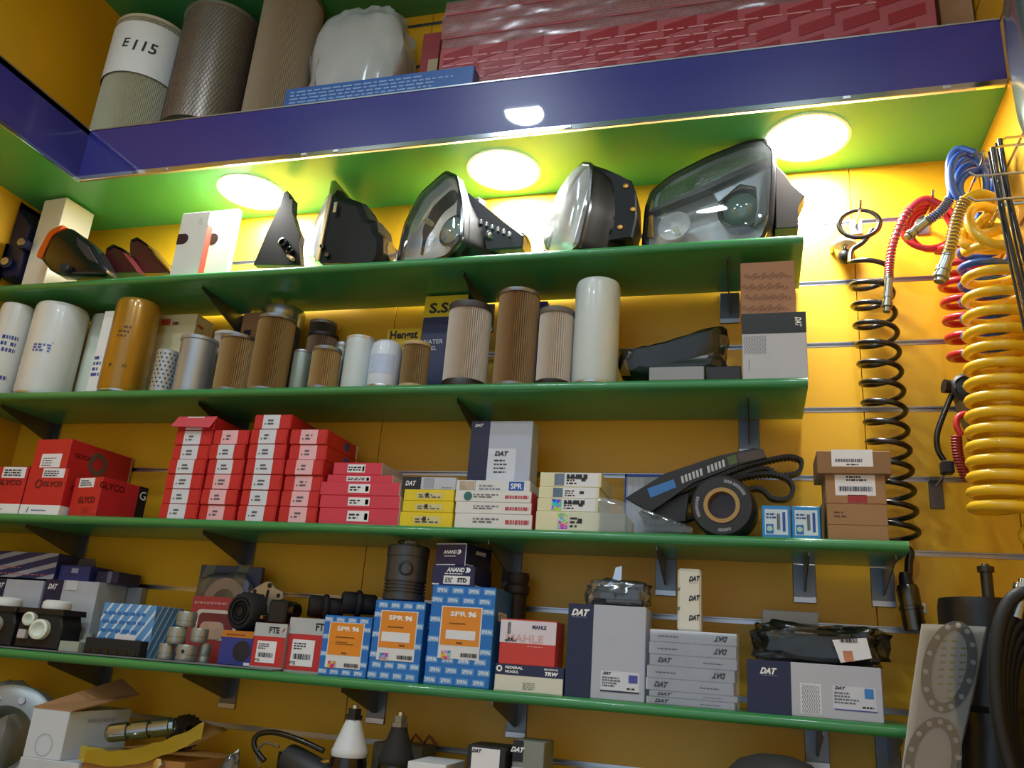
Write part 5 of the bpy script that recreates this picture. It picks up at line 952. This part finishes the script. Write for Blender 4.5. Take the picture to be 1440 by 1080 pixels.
# ================================================================== LOW SHELF (only the tops show)
def low(px, py, y): return U(px, py, y)
P = low(10, 1020, -.24); t = thing('gear_housing', 'grey cast aluminium ring housing at the wall end of the low shelf', 'housing', (P.x-.02, -.215, Z7)); rr = .115; GA = M('#8f9496', .4, .6, .15)
lathe('ring', t, GA, [(rr*.5, -.03), (rr*.85, -.03), (rr, -.02), (rr, .02), (rr*.9, .03), (rr*.62, .032), (rr*.5, .01), (rr*.5, -.03)], 40, axis=axis_to((0, 0, rr*1.03), (.35, -1, .1)))
for i in range(10): a = 2*PI*i/10; m = axis_to((0, 0, rr*1.03), (.35, -1, .1)) @ Matrix.Translation((rr*.76*math.cos(a), rr*.76*math.sin(a), .03)); lathe('bolt', t, ALU, [(.008, 0), (.008, .006), (0, .006)], 6, axis=m)
P = low(-5, 990, -.13); t = thing('plastic_wrap', 'cloudy plastic sheet bunched behind the grey housing', 'wrapping', (P.x, -.10, Z7)); blob('film', t, MILK, .12, .11, P.z+.05-Z7, .12, 4, 8, .7)
ub = carton('white_carton', 'lower white carton under the open white carton', (28, 1068), (112, 1070), -.285, .19, Z7, M('#c4cad2', .5))
c = carton('open_carton', 'white carton with its brown inner lid flap standing open', (47, 997), (99, 999), -.28, .19, ub.top, M('#c9d2dc', .5, 0, .04)); lathe('printed_ring', c.root, M('#a8b2bc', .5), [(.022, 0), (.022, .0004), (.020, .0004), (.020, 0)], 28, axis=axis_to((-.0, -c.d/2-.0003, .026), (0, -1, 0)))
bm = NB(); w = c.w/2; v = [bm.verts.new(q) for q in ((w, -c.d/2, c.h), (w, c.d/2, c.h), (w+.10, c.d/2, c.h+.075), (w+.10, -c.d/2+.01, c.h+.065))]
v = [bm.verts.new(q) for q in ((-w, -c.d/2, c.h), (w+.005, -c.d/2+.0, c.h), (w+.012, c.d/2, c.h+.03), (-w+.05, c.d/2, c.h+.06))]; bmesh.ops.delete(bm, geom=bm.verts[:4], context='VERTS'); bm.verts.ensure_lookup_table(); f = bm.faces.new(bm.verts[:]); ex = bmesh.ops.extrude_face_region(bm, geom=[f]); bmesh.ops.translate(bm, vec=(0, 0, .003), verts=[g for g in ex['geom'] if isinstance(g, bmesh.types.BMVert)]); bmesh.ops.recalc_face_normals(bm, faces=bm.faces); link('lid_flap', bm, BROWN, c.root)
bm = NB(); v = [bm.verts.new(q) for q in ((w, -c.d/2, c.h*.02), (w, c.d/2, c.h*.02), (w, c.d/2, c.h), (w, -c.d/2, c.h))]; bmesh.ops.delete(bm, geom=bm.verts[:], context='VERTS'); bm.free()
c.R.lines(.3, .9, .75, .88, 1, M('#9aa4b0', .5))
tr = carton('brown_carton', 'open brown carton holding steel pins under yellow film', (118, 1066), (262, 1062), -.275, .19, Z7, M('#a8763e', .7))
P = U(190, 1040, -.22); L = 92*mpp(P); t = thing('steel_pin', 'chromed grooved steel pin lying on the brown carton', 'pin', (P.x, -.225, tr.top+.030))
m = axis_to((-L/2, 0, 0), (1, .22, .18)); pr = [(0, 0), (.012, 0), (.018, .006)]
for i in range(3): a = .012+i*.045; pr += [(.0185, a), (.0185, a+.034), (.014, a+.036), (.014, a+.043)]
pr += [(.018, L*.93), (.016, L), (0, L)]
lathe('pin', t, M('#9aa0a0', .18, .95), pr, 28, axis=m)
P = U(240, 1020, -.2); t = thing('pinion', 'dark oily toothed pinion leaning behind the steel pin', 'gear', (U(225, 1020, -.19).x+.02, -.128, tr.top+.002)); rg = .036; lathe('gear', t, M('#2b2723', .45, .4), [(.012, -.016), (rg, -.016), (rg, .016), (.012, .016), (.012, -.016)], 40, axis=axis_to((0, 0, rg), (.9, -.5, .2)), pleat=.004); lathe('hub', t, M('#35302a', .4, .5), [(.02, .016), (.02, .024), (.012, .024)], 24, axis=axis_to((0, 0, rg), (.9, -.5, .2)))
bm = NB(); nx, ny = 26, 8; fx = [(116, 1046), (160, 1056), (205, 1050), (250, 1034), (288, 1016)]; 
V = []
for j in range(ny):
    row = []
    for i in range(nx):
        u = i/(nx-1); k = min(int(u*4), 3); f_ = u*4-k; px = fx[k][0]+(fx[k+1][0]-fx[k][0])*f_; py = fx[k][1]+(fx[k+1][1]-fx[k][1])*f_
        q = U(px, py, -.281); jj = max(0, j-3); row.append(bm.verts.new((q.x, -.2825+jj*.022+.002*noise.noise(Vector((i*.5, j*.4, 0)))-.001*(j < 4), max(q.z-.010*max(0, 3-j)+.004*noise.noise(Vector((i*.4, j*.5, 7)))-.004*jj, tr.top+.0015 if j > 2 else 0))))
    V.append(row)
for a, b_ in zip(V, V[1:]):
    for i in range(nx-1): bm.faces.new((a[i], a[i+1], b_[i+1], b_[i]))
tag(link('yellow_sheet', bm, YFILM, None, 1.0), 'yellow plastic sheet draped over the brown carton front', 'sheet')
P = U(225, 1074, -.28); t = thing('wing_nut', 'small bright nut on the front of the brown carton', 'nut', (P.x, -.285, P.z)); lathe('nut', t, CHR, [(0, -.006), (.010, -.006), (.010, .004), (.005, .005), (0, .006)], 6, axis=axis_to((0, 0, 0), (0, -1, .3)))
P = U(325, 1072, -.2); t = thing('plastic_bag', 'small clear bag standing beside the brown carton', 'bag', (P.x, -.2, Z7)); blob('film', t, CLEAR, .05, .05, P.z+.012-Z7, .3, 5, 5, .8, 20, 12)
# black sensor cluster with cable
P = U(380, 1065, -.2); t = thing('wiring_pump', 'black pump with looped cable behind the tie rod ends', 'pump', (P.x, -.13, Z7)); hz = U(440, 1052, -.2).z-Z7
lathe('body', t, BLK, [(0, 0), (.045, 0), (.045, .08), (.03, .1), (0, .1)], 28); lathe('motor', t, M('#2f3134', .5), [(.0, -.02), (.028, -.02), (.03, 0), (.032, .08), (.022, .10), (0, .105)], 26, axis=axis_to((.03, -.02, hz-.035), (.9, -.2, -.28))); lathe('mount', t, BLKG, [(.02, 0), (.02, hz-.02), (0, hz-.02)], 20, cx=.0)
pt = lambda x, y: U(x, y, -.17)-Vector((P.x, -.13, Z7))
tube('cable', t, BLKG, catmull([pt(372, 1070), pt(358, 1050), pt(362, 1034), pt(385, 1030), pt(420, 1040), pt(455, 1056)]), .0055); tube('cable', t, M('#6a5a44', .5), catmull([pt(366, 1078), pt(360, 1060), pt(372, 1045), pt(392, 1050)]), .003)
tube('brass_pipe', t, M('#a89048', .3, .8), [pt(425, 1080), pt(465, 1070)], .006)
def tie_rod(label, cx, ytop, boot, nut, y=-.20):
    zt = U(cx, ytop, y).z; x = U(cx, 1040, y).x; t = thing('tie_rod_end', label, 'tie rod', (x, y, Z7), 0, 'tie rod ends on the low shelf'); H = zt-Z7; s = mpp(U(cx, 1040, y))
    lathe('socket', t, BLKG, [(0, 0), (.03, 0), (.03, .02), (.016, .025), (.016, H-.16), (25*s, H-.15), (26*s, H-.105), (24*s, H-.088), (0, H-.088)], 36)
    lathe('boot', t, boot, [(24*s, H-.092), (25.5*s, H-.088), (25.5*s, H-.080), (24*s, H-.076), (12*s, H-.030), (11*s, H-.024), (0, H-.024)], 36)
    lathe('nut', t, nut, [(13*s, H-.024), (13*s, H-.016), (10*s, H-.015), (10*s, H-.004), (0, H-.003)], 6, .2); lathe('thread', t, CHR, [(.007, H-.01), (.007, H+.003), (0, H+.004)], 14)
tie_rod('tie rod end with white rubber boot', 494, 993, M('#d3dae2', .4), BLK); tie_rod('tie rod end with black rubber boot', 560, 1003, RUB, M('#8a8270', .35, .7))
c = carton('parts_box', 'grey carton lying behind the tie rod ends', (525, 1046), (595, 1048), -.10, .08, Z7, M('#6c7076', .5)); 
t = thing('strap_bundle', 'grey rod with red straps behind the tie rod ends', 'strap', (U(580, 1062, -.09).x, -.06, c.top)); 
for i in range(3): tube('strap', t, M('#8a4a3a', .6), [(-.05+i*.03, 0, .002), (-.035+i*.03, -.012, .02), (-.02+i*.03, 0, .002)], .003)
t = thing('paper_sheet', 'white paper sheet lying beside the black tie rod end', 'paper', (U(615, 1074, -.2).x, -.2, Z7)); hh = U(615, 1070, -.2).z-Z7; box('sheet_pile', t, PAPER, -.04, .035, -.05, .06, 0, hh, .001)
c = carton('parts_box', 'black carton with white label on the low shelf', (658, 1048), (712, 1050), -.24, .08, Z7, BLK); c.F.panel(.12, .85, .70, .98, LAB); c.F.text([('DAT', .25, .955, .03, .3, .04)], INK, lift=.0013); c.F.lines(.5, .8, .73, .76, 1, INK, lift=.0013)
c = carton('parts_box', 'grey carton with black corner beside the black carton', (722, 1042), (766, 1043), -.22, .08, Z7, M('#83877f', .5)); c.F.panel(0, .34, .84, 1, BLK, 'black_corner'); c.F.panel(0, .95, .3, .80, M('#b9bcc0', .5), 'label'); c.F.text([('DAT', .16, .93, .04, .3, .04)], TXTW)
P = U(1090, 1062, -.22); t = thing('rubber_boot', 'dusty dark rubber dome on the low shelf', 'boot', (P.x, -.2, Z7)); hh = P.z-Z7; lathe('dome', t, M('#3a3a3c', .9, 0, .2, 60, .3), [(0, 0), (.09, 0), (.09, hh-.06), (.085, hh-.035), (.06, hh-.012), (.03, hh-.002), (0, hh)], 36)

# ================================================================== RIGHT: air hoses on the wall
def coil(name, label, axis_px, rad_px, turns, hmat, tr, group='coiled air hoses', y=-.07, extra=None, xsq=1.0, seg=28, rad_end=None, ease=1.0, ph=0):
    """a helix hung along the axis between two photo points at depth y"""
    A, B = U(*axis_px[0], y), U(*axis_px[1], y); t = thing(name, label, 'hose', (A.x, y, 0), 0, group); r1 = rad_px*mpp(A); r2 = (rad_end or rad_px)*mpp(B); pts = []
    n = int(turns*seg)
    for i in range(n+1):
        u = i/n; v = u**ease; c = A.lerp(B, v); a = ph+2*PI*turns*u; r_ = r1+(r2-r1)*v; pts.append(c+Vector((r_*math.cos(a), r_*xsq*math.sin(a), 0))-Vector((A.x, y, 0)))
    return t, Vector((A.x, y, 0)), pts
def fitting(parent, p, d, L, r, mat=None, name='fitting'):
    lathe(name, parent, mat or CHR, [(0, 0), (r*.8, 0), (r*.8, L*.45), (r, L*.46), (r, L*.6), (r*.85, L*.61), (r*.85, L*.72), (r*1.05, L*.73), (r*1.05, L*.86), (r*.7, L*.87), (r*.7, L), (0, L)], 16, .4, axis=axis_to(p, d))
# black coil
BH = M('#17140f', .3, 0, .1, coat=.3)
t, o, pts = coil('coiled_hose', 'black coiled electrical hose hanging by the panel joint', ((1222, 372), (1264, 765)), 27, 14, BH, 0, y=-.062, xsq=1, ph=R(200), ease=.93)
tube('coil', t, BH, pts, .0056, 8)
q = lambda x, y, d=-.062: U(x, y, d)-o
tube('lead_in', t, BH, catmull([pts[0], q(1198, 352), q(1214, 340), q(1228, 322)]), .0062)
P = q(1207, 316); bm = NB()
for k in range(2): atube(bm, [P+Vector((.042*math.cos(2*PI*i/36)+.004*k, .006*k-.004, .034*math.sin(2*PI*i/36)+.003*k)) for i in range(36)], .0045, 8, True)
link('top_loop', bm, BH, t, .9)['kind'] = 'stuff'
tube('tail', t, BH, catmull([pts[-1], q(1277, 772), q(1278, 792), q(1277, 815)]), .008)
p0, p1 = q(1273, 812), q(1287, 886); d = p1-p0; L = d.length; m = axis_to(p0, d); lathe('strain_relief', t, BLK, [(.009, -.01), (.012, .0), (.014, .02), (0, .02)], 20, axis=m); lathe('plug', t, M('#5c5c58', .25, .9), [(0, .012), (.017, .014), (.02, .022), (.02, L*.55), (.022, L*.56), (.022, L*.62), (.020, L*.63), (.021, L), (.016, L), (.015, L-.01), (0, L-.01)], 28, axis=m); box('key', t, ALU, p1.x+.008, p1.x+.022, p1.y-.004, p1.y+.004, p1.z+.03, p1.z+.05, .001)
P = U(1188, 345, -.027); t2 = thing('gladhand', 'white topped connector with black ball knob beside the black coil', 'connector', P); lathe('knob', t2, BLK, [(0, -.045)]+[(.017*math.sin(PI*i/8), -.028-.017*math.cos(PI*i/8)) for i in range(1, 8)]+[(0, -.011)], 20); lathe('stem', t2, CHR, [(.007, -.012), (.008, .02), (0, .02)], 14); lathe('cap', t2, WHT, [(0, .0), (.024, .0), (.024, .008), (.014, .018), (0, .02)], 24); tube('arm', t2, CHR, [(0, 0, .006), (-.014, 0, .008), (-.024, .012, .004), (-.024, .0265, 0)], .006)
def hook(label, px, py, y, L=.025):
    P = U(px, py, y); y -= L; t = thing('wall_hook', label, 'hook', (P.x, -.0005, P.z), 0, 'steel wall hooks'); box('plate', t, ALU, -.014, .014, -.003, 0, -.02, .02, .001); tube('prong', t, CHR, [(0, -.002, 0), (0, y, 0), (0, y-.012, .012)], .0032)
hook('steel hook through the top loop of the black coil', 1208, 300, -.062)
# red coil
RH = M('#c8262c', .3, 0, .08, coat=.2); SPR = M('#b0a8a8', .25, .9)
t, o, pts = coil('coiled_hose', 'red coiled air hose with a brass-ended tail beside the black coil', ((1352, 352), (1372, 513)), 31, 6.5, RH, 0, y=-.08, ph=R(180)); q = lambda x, y, d=-.08: U(x, y, d)-o
tube('coil', t, RH, pts, .0075, 8)
bm = NB(); P = q(1304, 320)
for k in range(4): atube(bm, [P+Vector(((.054-.004*k)*math.cos(2*PI*i/40)+.004*k, -.012+.012*k, (.056-.003*k)*math.sin(2*PI*i/40)+.002*k)) for i in range(40)], .0068, 8, True)
link('loops', bm, RH, t, .9)['kind'] = 'stuff'
tube('lead_in', t, RH, catmull([pts[0], q(1330, 350), q(1340, 322), q(1320, 290)]), .0075)
tl = catmull([q(1325, 290, -.115), q(1300, 280, -.12), (q(1275, 300, -.12)), q(1257, 340, -.12), q(1251, 372, -.12), q(1250, 392, -.12)], 8); tube('tail', t, RH, tl, .0078)
def springs(parent, path, r, n, wire=.0011):
    bm = NB(); m_ = len(path)-1; pts = []
    fr = Vector(path[1]-path[0]).orthogonal().normalized()
    for i in range(n*10+1):
        u = i/(n*10)*m_; k = min(int(u), m_-1); c = path[k].lerp(path[k+1], u-k); T = (path[k+1]-path[k]).normalized(); fr = (fr-T*fr.dot(T)).normalized(); b_ = T.cross(fr); a = 2*PI*i/10; pts.append(c+(fr*math.cos(a)+b_*math.sin(a))*r)
    atube(bm, pts, wire, 4); link('spring_guard', bm, SPR, parent, .9)
springs(t, tl[14:], .0092, 22); fitting(t, q(1250, 390, -.12), q(1247, 436, -.12)-q(1250, 390, -.12), .078, .0105, M('#9a9a92', .25, .95))
hook('steel hook holding the red hose loops', 1306, 294, -.08, .045)
# blue coil
BHU = M('#2c4f98', .32, 0, .08, coat=.2); DB2 = M('#1c2f66', .35, 0, .08)
t, o, pts = coil('coiled_hose', 'blue coiled air hose hanging behind the yellow coil', ((1384, 330), (1393, 508)), 31, 7.5, BHU, 0, y=-.19, ph=R(180)); q = lambda x, y, d=-.19: U(x, y, d)-o
tube('coil', t, BHU, pts, .0075, 8)
bm = NB()
for k, (cx, cy, a, b_) in enumerate([(1368, 250, 28, 40), (1373, 254, 29, 37), (1377, 260, 30, 34), (1381, 268, 30, 32), (1362, 252, 24, 42)]):
    P = q(cx, cy, -.16-.016*k); s = mpp(P+o); rot = Matrix.Rotation(R(12), 3, 'Z'); atube(bm, [P+rot @ Vector((a*s*math.cos(2*PI*i/40), .0, b_*s*math.sin(2*PI*i/40))) for i in range(40)], .0072, 8, True)
link('loops', bm, BHU, t, .9)['kind'] = 'stuff'
tube('lead_in', t, BHU, catmull([pts[0], q(1368, 320), q(1380, 300), q(1392, 290)]), .0075)
tl = catmull([q(1372, 216, -.232), q(1350, 210, -.22), q(1337, 222, -.215), q(1335, 250, -.215), q(1337, 275, -.215), q(1325, 295, -.215), q(1303, 312, -.215)], 8); tube('tail', t, BHU, tl, .0082); springs(t, tl[34:], .0095, 14); fitting(t, q(1305, 311, -.215), q(1279, 331, -.215)-q(1305, 311, -.215), .055, .010, M('#8a8a7c', .3, .9))
# yellow coil, nearest
YH = M('#e3b41a', .32, 0, .06, coat=.2)
t, o, pts = coil('coiled_hose', 'yellow coiled air hose in front of the blue and red coils', ((1405, 352), (1417, 725)), 42, 15.5, YH, 0, y=-.325, ph=R(180), ease=.80, rad_end=44); q = lambda x, y, d=-.325: U(x, y, d)-o
tube('coil', t, YH, pts, .0090, 10)
bm = NB()
for k, (cx, cy, a, b_) in enumerate([(1386, 305, 34, 34), (1392, 335, 36, 26), (1395, 318, 30, 40)]):
    P = q(cx, cy, -.315-.020*k); s = mpp(P+o); rot = Matrix.Rotation(R(-15+15*k), 3, 'Z'); atube(bm, [P+rot @ Vector((a*s*math.cos(2*PI*i/40), .02*math.sin(2*PI*i/40), b_*s*math.sin(2*PI*i/40))) for i in range(40)], .0092, 8, True)
link('loops', bm, YH, t, .9)['kind'] = 'stuff'
tube('lead_in', t, YH, catmull([pts[0], q(1362, 340), q(1375, 318), q(1392, 300)]), .0095)
tl = catmull([q(1400, 280, -.365), q(1378, 273, -.38), q(1358, 282, -.385), q(1347, 305, -.385), q(1340, 335, -.385), q(1333, 362, -.385)], 8); tube('tail', t, YH, tl, .0092); springs(t, tl[16:], .0108, 18); fitting(t, q(1334, 358, -.385), q(1323, 390, -.385)-q(1334, 358, -.385), .055, .013, M('#b4b8b8', .25, .95))
bl = [q(1440, 752), q(1455, 770), q(1460, 800)]; tube('tail_end', t, YH, catmull([pts[-1]]+bl), .0095)
# prongs that carry the blue and yellow loops
hook('steel hook holding the blue hose loops', 1372, 249, -.19, .06)
P = U(1392, 318, -.335); t = thing('wall_hook', 'bent steel arm carrying the yellow hose loops', 'hook', (XR, -.41, P.z), 0, 'steel wall hooks'); box('plate', t, ALU, -.003, 0, -.014, .014, -.03, .03, .001); tube('prong', t, CHR, [(-.001, 0, 0), (P.x-XR+.012, 0, 0), (P.x-XR+.002, .004, 0), (P.x-XR, .014, 0), (P.x-XR, .11, 0)], .0035)
# black wiper blades hanging at the right wall
for i, (lb, a, b_, y) in enumerate([('thin black wiper blade hanging in front of the yellow coil', (1396, 208), (1468, 560), -.46), ('long black wiper blade with wire frame by the right wall', (1406, 196), (1470, 500), -.445)]):
    A, B = U(*a, y), U(*b_, y); t = thing('wiper_blade', lb, 'wiper', A, 0, 'black wiper blades'); d = B-A; tube('frame', t, BLKG, [Vector((0, 0, 0)), d*.3+Vector((-.004, 0, 0)), d*.6, d], .0042, 8); tube('rubber', t, RUB, [Vector((-.008, -.004, -.01)), d*.5+Vector((-.010, -.004, 0)), d+Vector((-.008, -.004, .01))], .0022, 6); tube('hanger', t, CHR, [(0, 0, -.004), (.01, .0, .002), (XR-A.x, 0, .002)], .0022, 6)
for i, py in enumerate((244, 279)):
    P = U(1420, py, -.475); t = thing('wire_prong', ['upper thin wire prong behind the wiper blades', 'lower thin wire prong behind the wiper blades'][i], 'hook', (XR, -.475, P.z), 0, 'thin wire prongs'); tube('prong', t, ALU, [(0, 0, 0), (P.x-XR-.05, 0, 0), (P.x-XR-.06, 0, .008)], .0022, 6); box('foot', t, ALU, -.002, 0, -.008, .008, -.012, .012)
# chrome mirror arm at the right wall, top corner
P = UX(1444, 90, XR-.02); t = thing('mirror_shell', 'shiny silver mirror shell hanging on the right wall', 'mirror', (XR-.001, P.y, P.z)); 
o_ = [(-.05, -.15), (.02, -.17), (.05, -.10), (.06, .05), (.05, .2), (-.05, .2), (-.06, .0)]
loft('shell', t, M('#9aa2b4', .18, .8), [[(-x, yy*k, zz*k) for yy, zz in rounded(o_, 3, .25)] for x, k in ((0, 1), (.02, .98), (.032, .85), (.036, .5))], smooth=.9); lathe('tip', t, M('#c08a90', .4), [(0, -.2), (.01, -.19), (.012, -.165), (0, -.16)], 16, cx=-.016)
tube('hanger_wire', t, CHR, catmull([(-.016, 0, -.19), (-.02, -.004, -.23), (-.034, .0, -.25), (-.02, .004, -.27), (-.01, 0, -.245)]), .003)
# slack adjuster with cable
y = -.12; P = U(1358, 548, y); t = thing('tensioner_arm', 'grey metal arm with black round head and short black cable', 'arm', (P.x, y, P.z)); q = lambda x, yy, d=y: U(x, yy, d)-P
lathe('head', t, BLK, [(0, -.02), (.026, -.02), (.028, -.012), (.028, .016), (.022, .02), (.018, .016), (.010, .018), (0, .018)], 30, axis=axis_to((0, 0, 0), (-.1, -1, 0))); lathe('bolt', t, ALU, [(.009, .018), (.009, .023), (0, .023)], 6, axis=axis_to((0, 0, 0), (-.1, -1, 0)))
loft('arm', t, M('#6f6a58', .45, .5), [[(x+dx, yy, z_) for x, z_ in [(lambda v: (v.x, v.z))(q(*p)) for p in ((1340, 535), (1362, 525), (1385, 535), (1396, 600), (1402, 690), (1390, 692), (1376, 640), (1352, 580))]] for yy, dx in ((-.012, 0), (.03, 0))])
tube('cable', t, BLKG, catmull([q(1338, 556), q(1328, 580), q(1318, 610), q(1319, 632), q(1328, 648)]), .0055); bm = NB(); p = q(1331, 658); abox(bm, p.x-.010, p.x+.012, -.012, .012, p.z-.012, p.z+.012, .002); link('connector', bm, BLK, t); tube('lead', t, BLK, [q(1330, 664), q(1322, 676), q(1316, 684)], .0018, 6)
lathe('elbow', t, BLK, [(.012, 0), (.014, .02), (0, .02)], 16, axis=axis_to(q(1342, 545), (-1, -.2, .1)))
P2 = UX(1400, 600, XR); tube('mount_pin', t, STEEL, [(.01, .02, 0), (.01, -y-.001, 0)], .006)
y = -.155; A = U(1345, 612, y); t = thing('brake_line', 'thin dark red spiral brake line beside the grey arm', 'hose', A); bm = NB(); B = U(1362, 678, y); pts = []
for i in range(16*10+1): u = i/160; c = A.lerp(B, u); a = 2*PI*16*u; pts.append(c-A+Vector((.008*math.cos(a)-.012*math.sin(PI*u)*.5, .008*math.sin(a), 0)))
atube(bm, pts, .0024, 6); link('spiral', bm, DRED, t, .9); tube('upper_lead', t, RED, catmull([pts[0], U(1345, 598, y)-A, U(1348, 586, y)-A, U(1360, 582, y)-A, U(1375, 588, y)-A]), .006); e_ = U(1375, 588, y)-A; tube('hanger', t, STEEL, [e_, (XR-A.x-.001, 0, e_.z)], .003)
# small slat-wall bracket
P = U(1318, 673, -.02); t = thing('slat_bracket', 'small bent steel slat bracket below the cable connector', 'bracket', (P.x, -.0005, P.z)); box('plate', t, STEEL, -.014, .012, -.004, 0, -.058, .0, .001); box('lip', t, STEEL, -.014, .012, -.02, 0, -.004, .004, .001)
# air spring
yA = -.15; P = U(1378, 845, yA); s = mpp(P); t = thing('air_spring', 'tall black air spring with a bolt on top beside the shelf end', 'air spring', (min(P.x, XR-.095), yA, Z7)); H = P.z-Z7+.005; r = 54*s
lathe('bellows', t, M('#141416', .35, 0, .1), [(0, 0), (r*.8, 0), (r*.82, H*.3), (r*.9, H*.34), (r*.9, H*.56), (r*.82, H*.58), (r*.82, H*.64), (r*1.0, H*.66), (r*1.02, H*.7), (r*1.02, H-.02), (r*.98, H-.004), (0, H)], 48)
xb_ = U(1388, 820, yA).x-t.location.x; hb = U(1388, 788, yA).z-U(1388, 836, yA).z; lathe('stud', t, M('#4c4a46', .35, .8), [(.010, H-.002), (.010, H+hb*.75), (.014, H+hb*.76), (.014, H+hb*.92), (.008, H+hb*.93), (.006, H+hb), (0, H+hb)], 14, cx=xb_)
# head gasket on printed card in clear pack
yG = -.27; tl = .15
b_ = Vector((U(1335, 1060, yG).x, yG, Z7)); t = thing('head_gasket_pack', 'long grey head gasket on a printed card leaning at the shelf end', 'gasket', b_)
crd = trace([(1297, 877), (1387, 881), (1372, 960), (1335, 1120), (1322, 1180), (1262, 1180), (1268, 1090), (1282, 980)], b_, 0); crd = [(x, max(.001, z_)) for x, z_ in crd]; prism('card', t, M('#c9c6bb', .55, 0, .06), crd, .004, .008)
def ell(cx, cy, a, b2, n=28, rot=0): return [(cx+a*math.cos(2*PI*i/n)*math.cos(rot)-b2*math.sin(2*PI*i/n)*math.sin(rot), cy+a*math.cos(2*PI*i/n)*math.sin(rot)+b2*math.sin(2*PI*i/n)*math.cos(rot)) for i in range(n)]
def plate_hole(outer, inner, name, mat, y0, y1):        # ring-like plate between two loops of the same count
    bm = NB(); A = [[bm.verts.new((x, y, z_)) for x, z_ in lp] for y in (y0, y1) for lp in (outer, inner)]; n = len(outer)
    for i in range(n):
        j = (i+1) % n
        bm.faces.new((A[0][i], A[0][j], A[1][j], A[1][i])); bm.faces.new((A[2][i], A[3][i], A[3][j], A[2][j])); bm.faces.new((A[0][i], A[2][i], A[2][j], A[0][j])); bm.faces.new((A[1][i], A[1][j], A[3][j], A[3][i]))
    bmesh.ops.recalc_face_normals(bm, faces=bm.faces); return link(name, bm, mat, t, .6)
GK = M('#6a6a64', .5, .3, .2, 40)
for (cx, cy, a, b2, rt_) in ((1335, 938, 24, 52, R(12)), (1312, 1072, 26, 50, R(10))):
    inn = trace(ell(cx, cy, a, b2, 28, rt_), b_, 0); out = trace(ell(cx, cy, a+14, b2+14, 28, rt_), b_, 0); plate_hole(out, inn, 'gasket_ring', GK, -.001, .002)
    for i in range(14):
        an = 2*PI*(i+.5)/14; hx, hy = cx+(a+8)*math.cos(an)*math.cos(rt_)-(b2+8)*math.sin(an)*math.sin(rt_), cy+(a+8)*math.cos(an)*math.sin(rt_)+(b2+8)*math.sin(an)*math.cos(rt_); p = trace([(hx, hy)], b_, 0)[0]; lathe('bolt_hole', t, M('#c9c4b4', .5), [(.0042, 0), (0, 0)], 10, axis=axis_to((p[0], -.0015, p[1]), (0, -1, 0)))
rn = random.Random(2); bm = NB()
for i in range(16):
    for j in range(3):
        x, y2 = 1322+j*14-i*1.0+3, 900+i*10
        if ((x-1335)/24)**2+((y2-938)/52)**2 > .85: continue
        p = trace([(x, y2), (x+8, y2), (x+8, y2+3), (x, y2+3)], b_, 0); bm.faces.new([bm.verts.new((u, .0032, v)) for u, v in p])
link('printed_marks', bm, M('#a89a48', .5), t)['kind'] = 'stuff'
prism('film', t, film('pack_film', (.97, .97, .97, 1), .15, .1, .03), [(x*1.0, z_) for x, z_ in crd], -.0045, -.0035)
# black hose coil hanging at the right edge
y = -.36; P = U(1452, 990, y); t = thing('hose_coil', 'thick black hose coil with silver fitting hanging on the right wall', 'hose', (P.x, y, P.z)); s = mpp(P); bm = NB()
for k in range(5): atube(bm, [Vector(((52-4*k)*s*math.cos(2*PI*i/40)+.004*k, -.03+.016*k, (150-7*k)*s*math.sin(2*PI*i/40)-.01*k)) for i in range(40)], .0105, 9, True)
link('loops', bm, M('#141416', .55), t, .9)['kind'] = 'stuff'
p = U(1428, 850, y-.02)-P; fitting(t, p+Vector((-.002, 0, -.02)), (.35, 0, 1), .06, .014, M('#a8acae', .25, .95)); box('wall_peg', t, STEEL, 0, XR-P.x, -.008, .008, 143*s, 143*s+.016, .002)
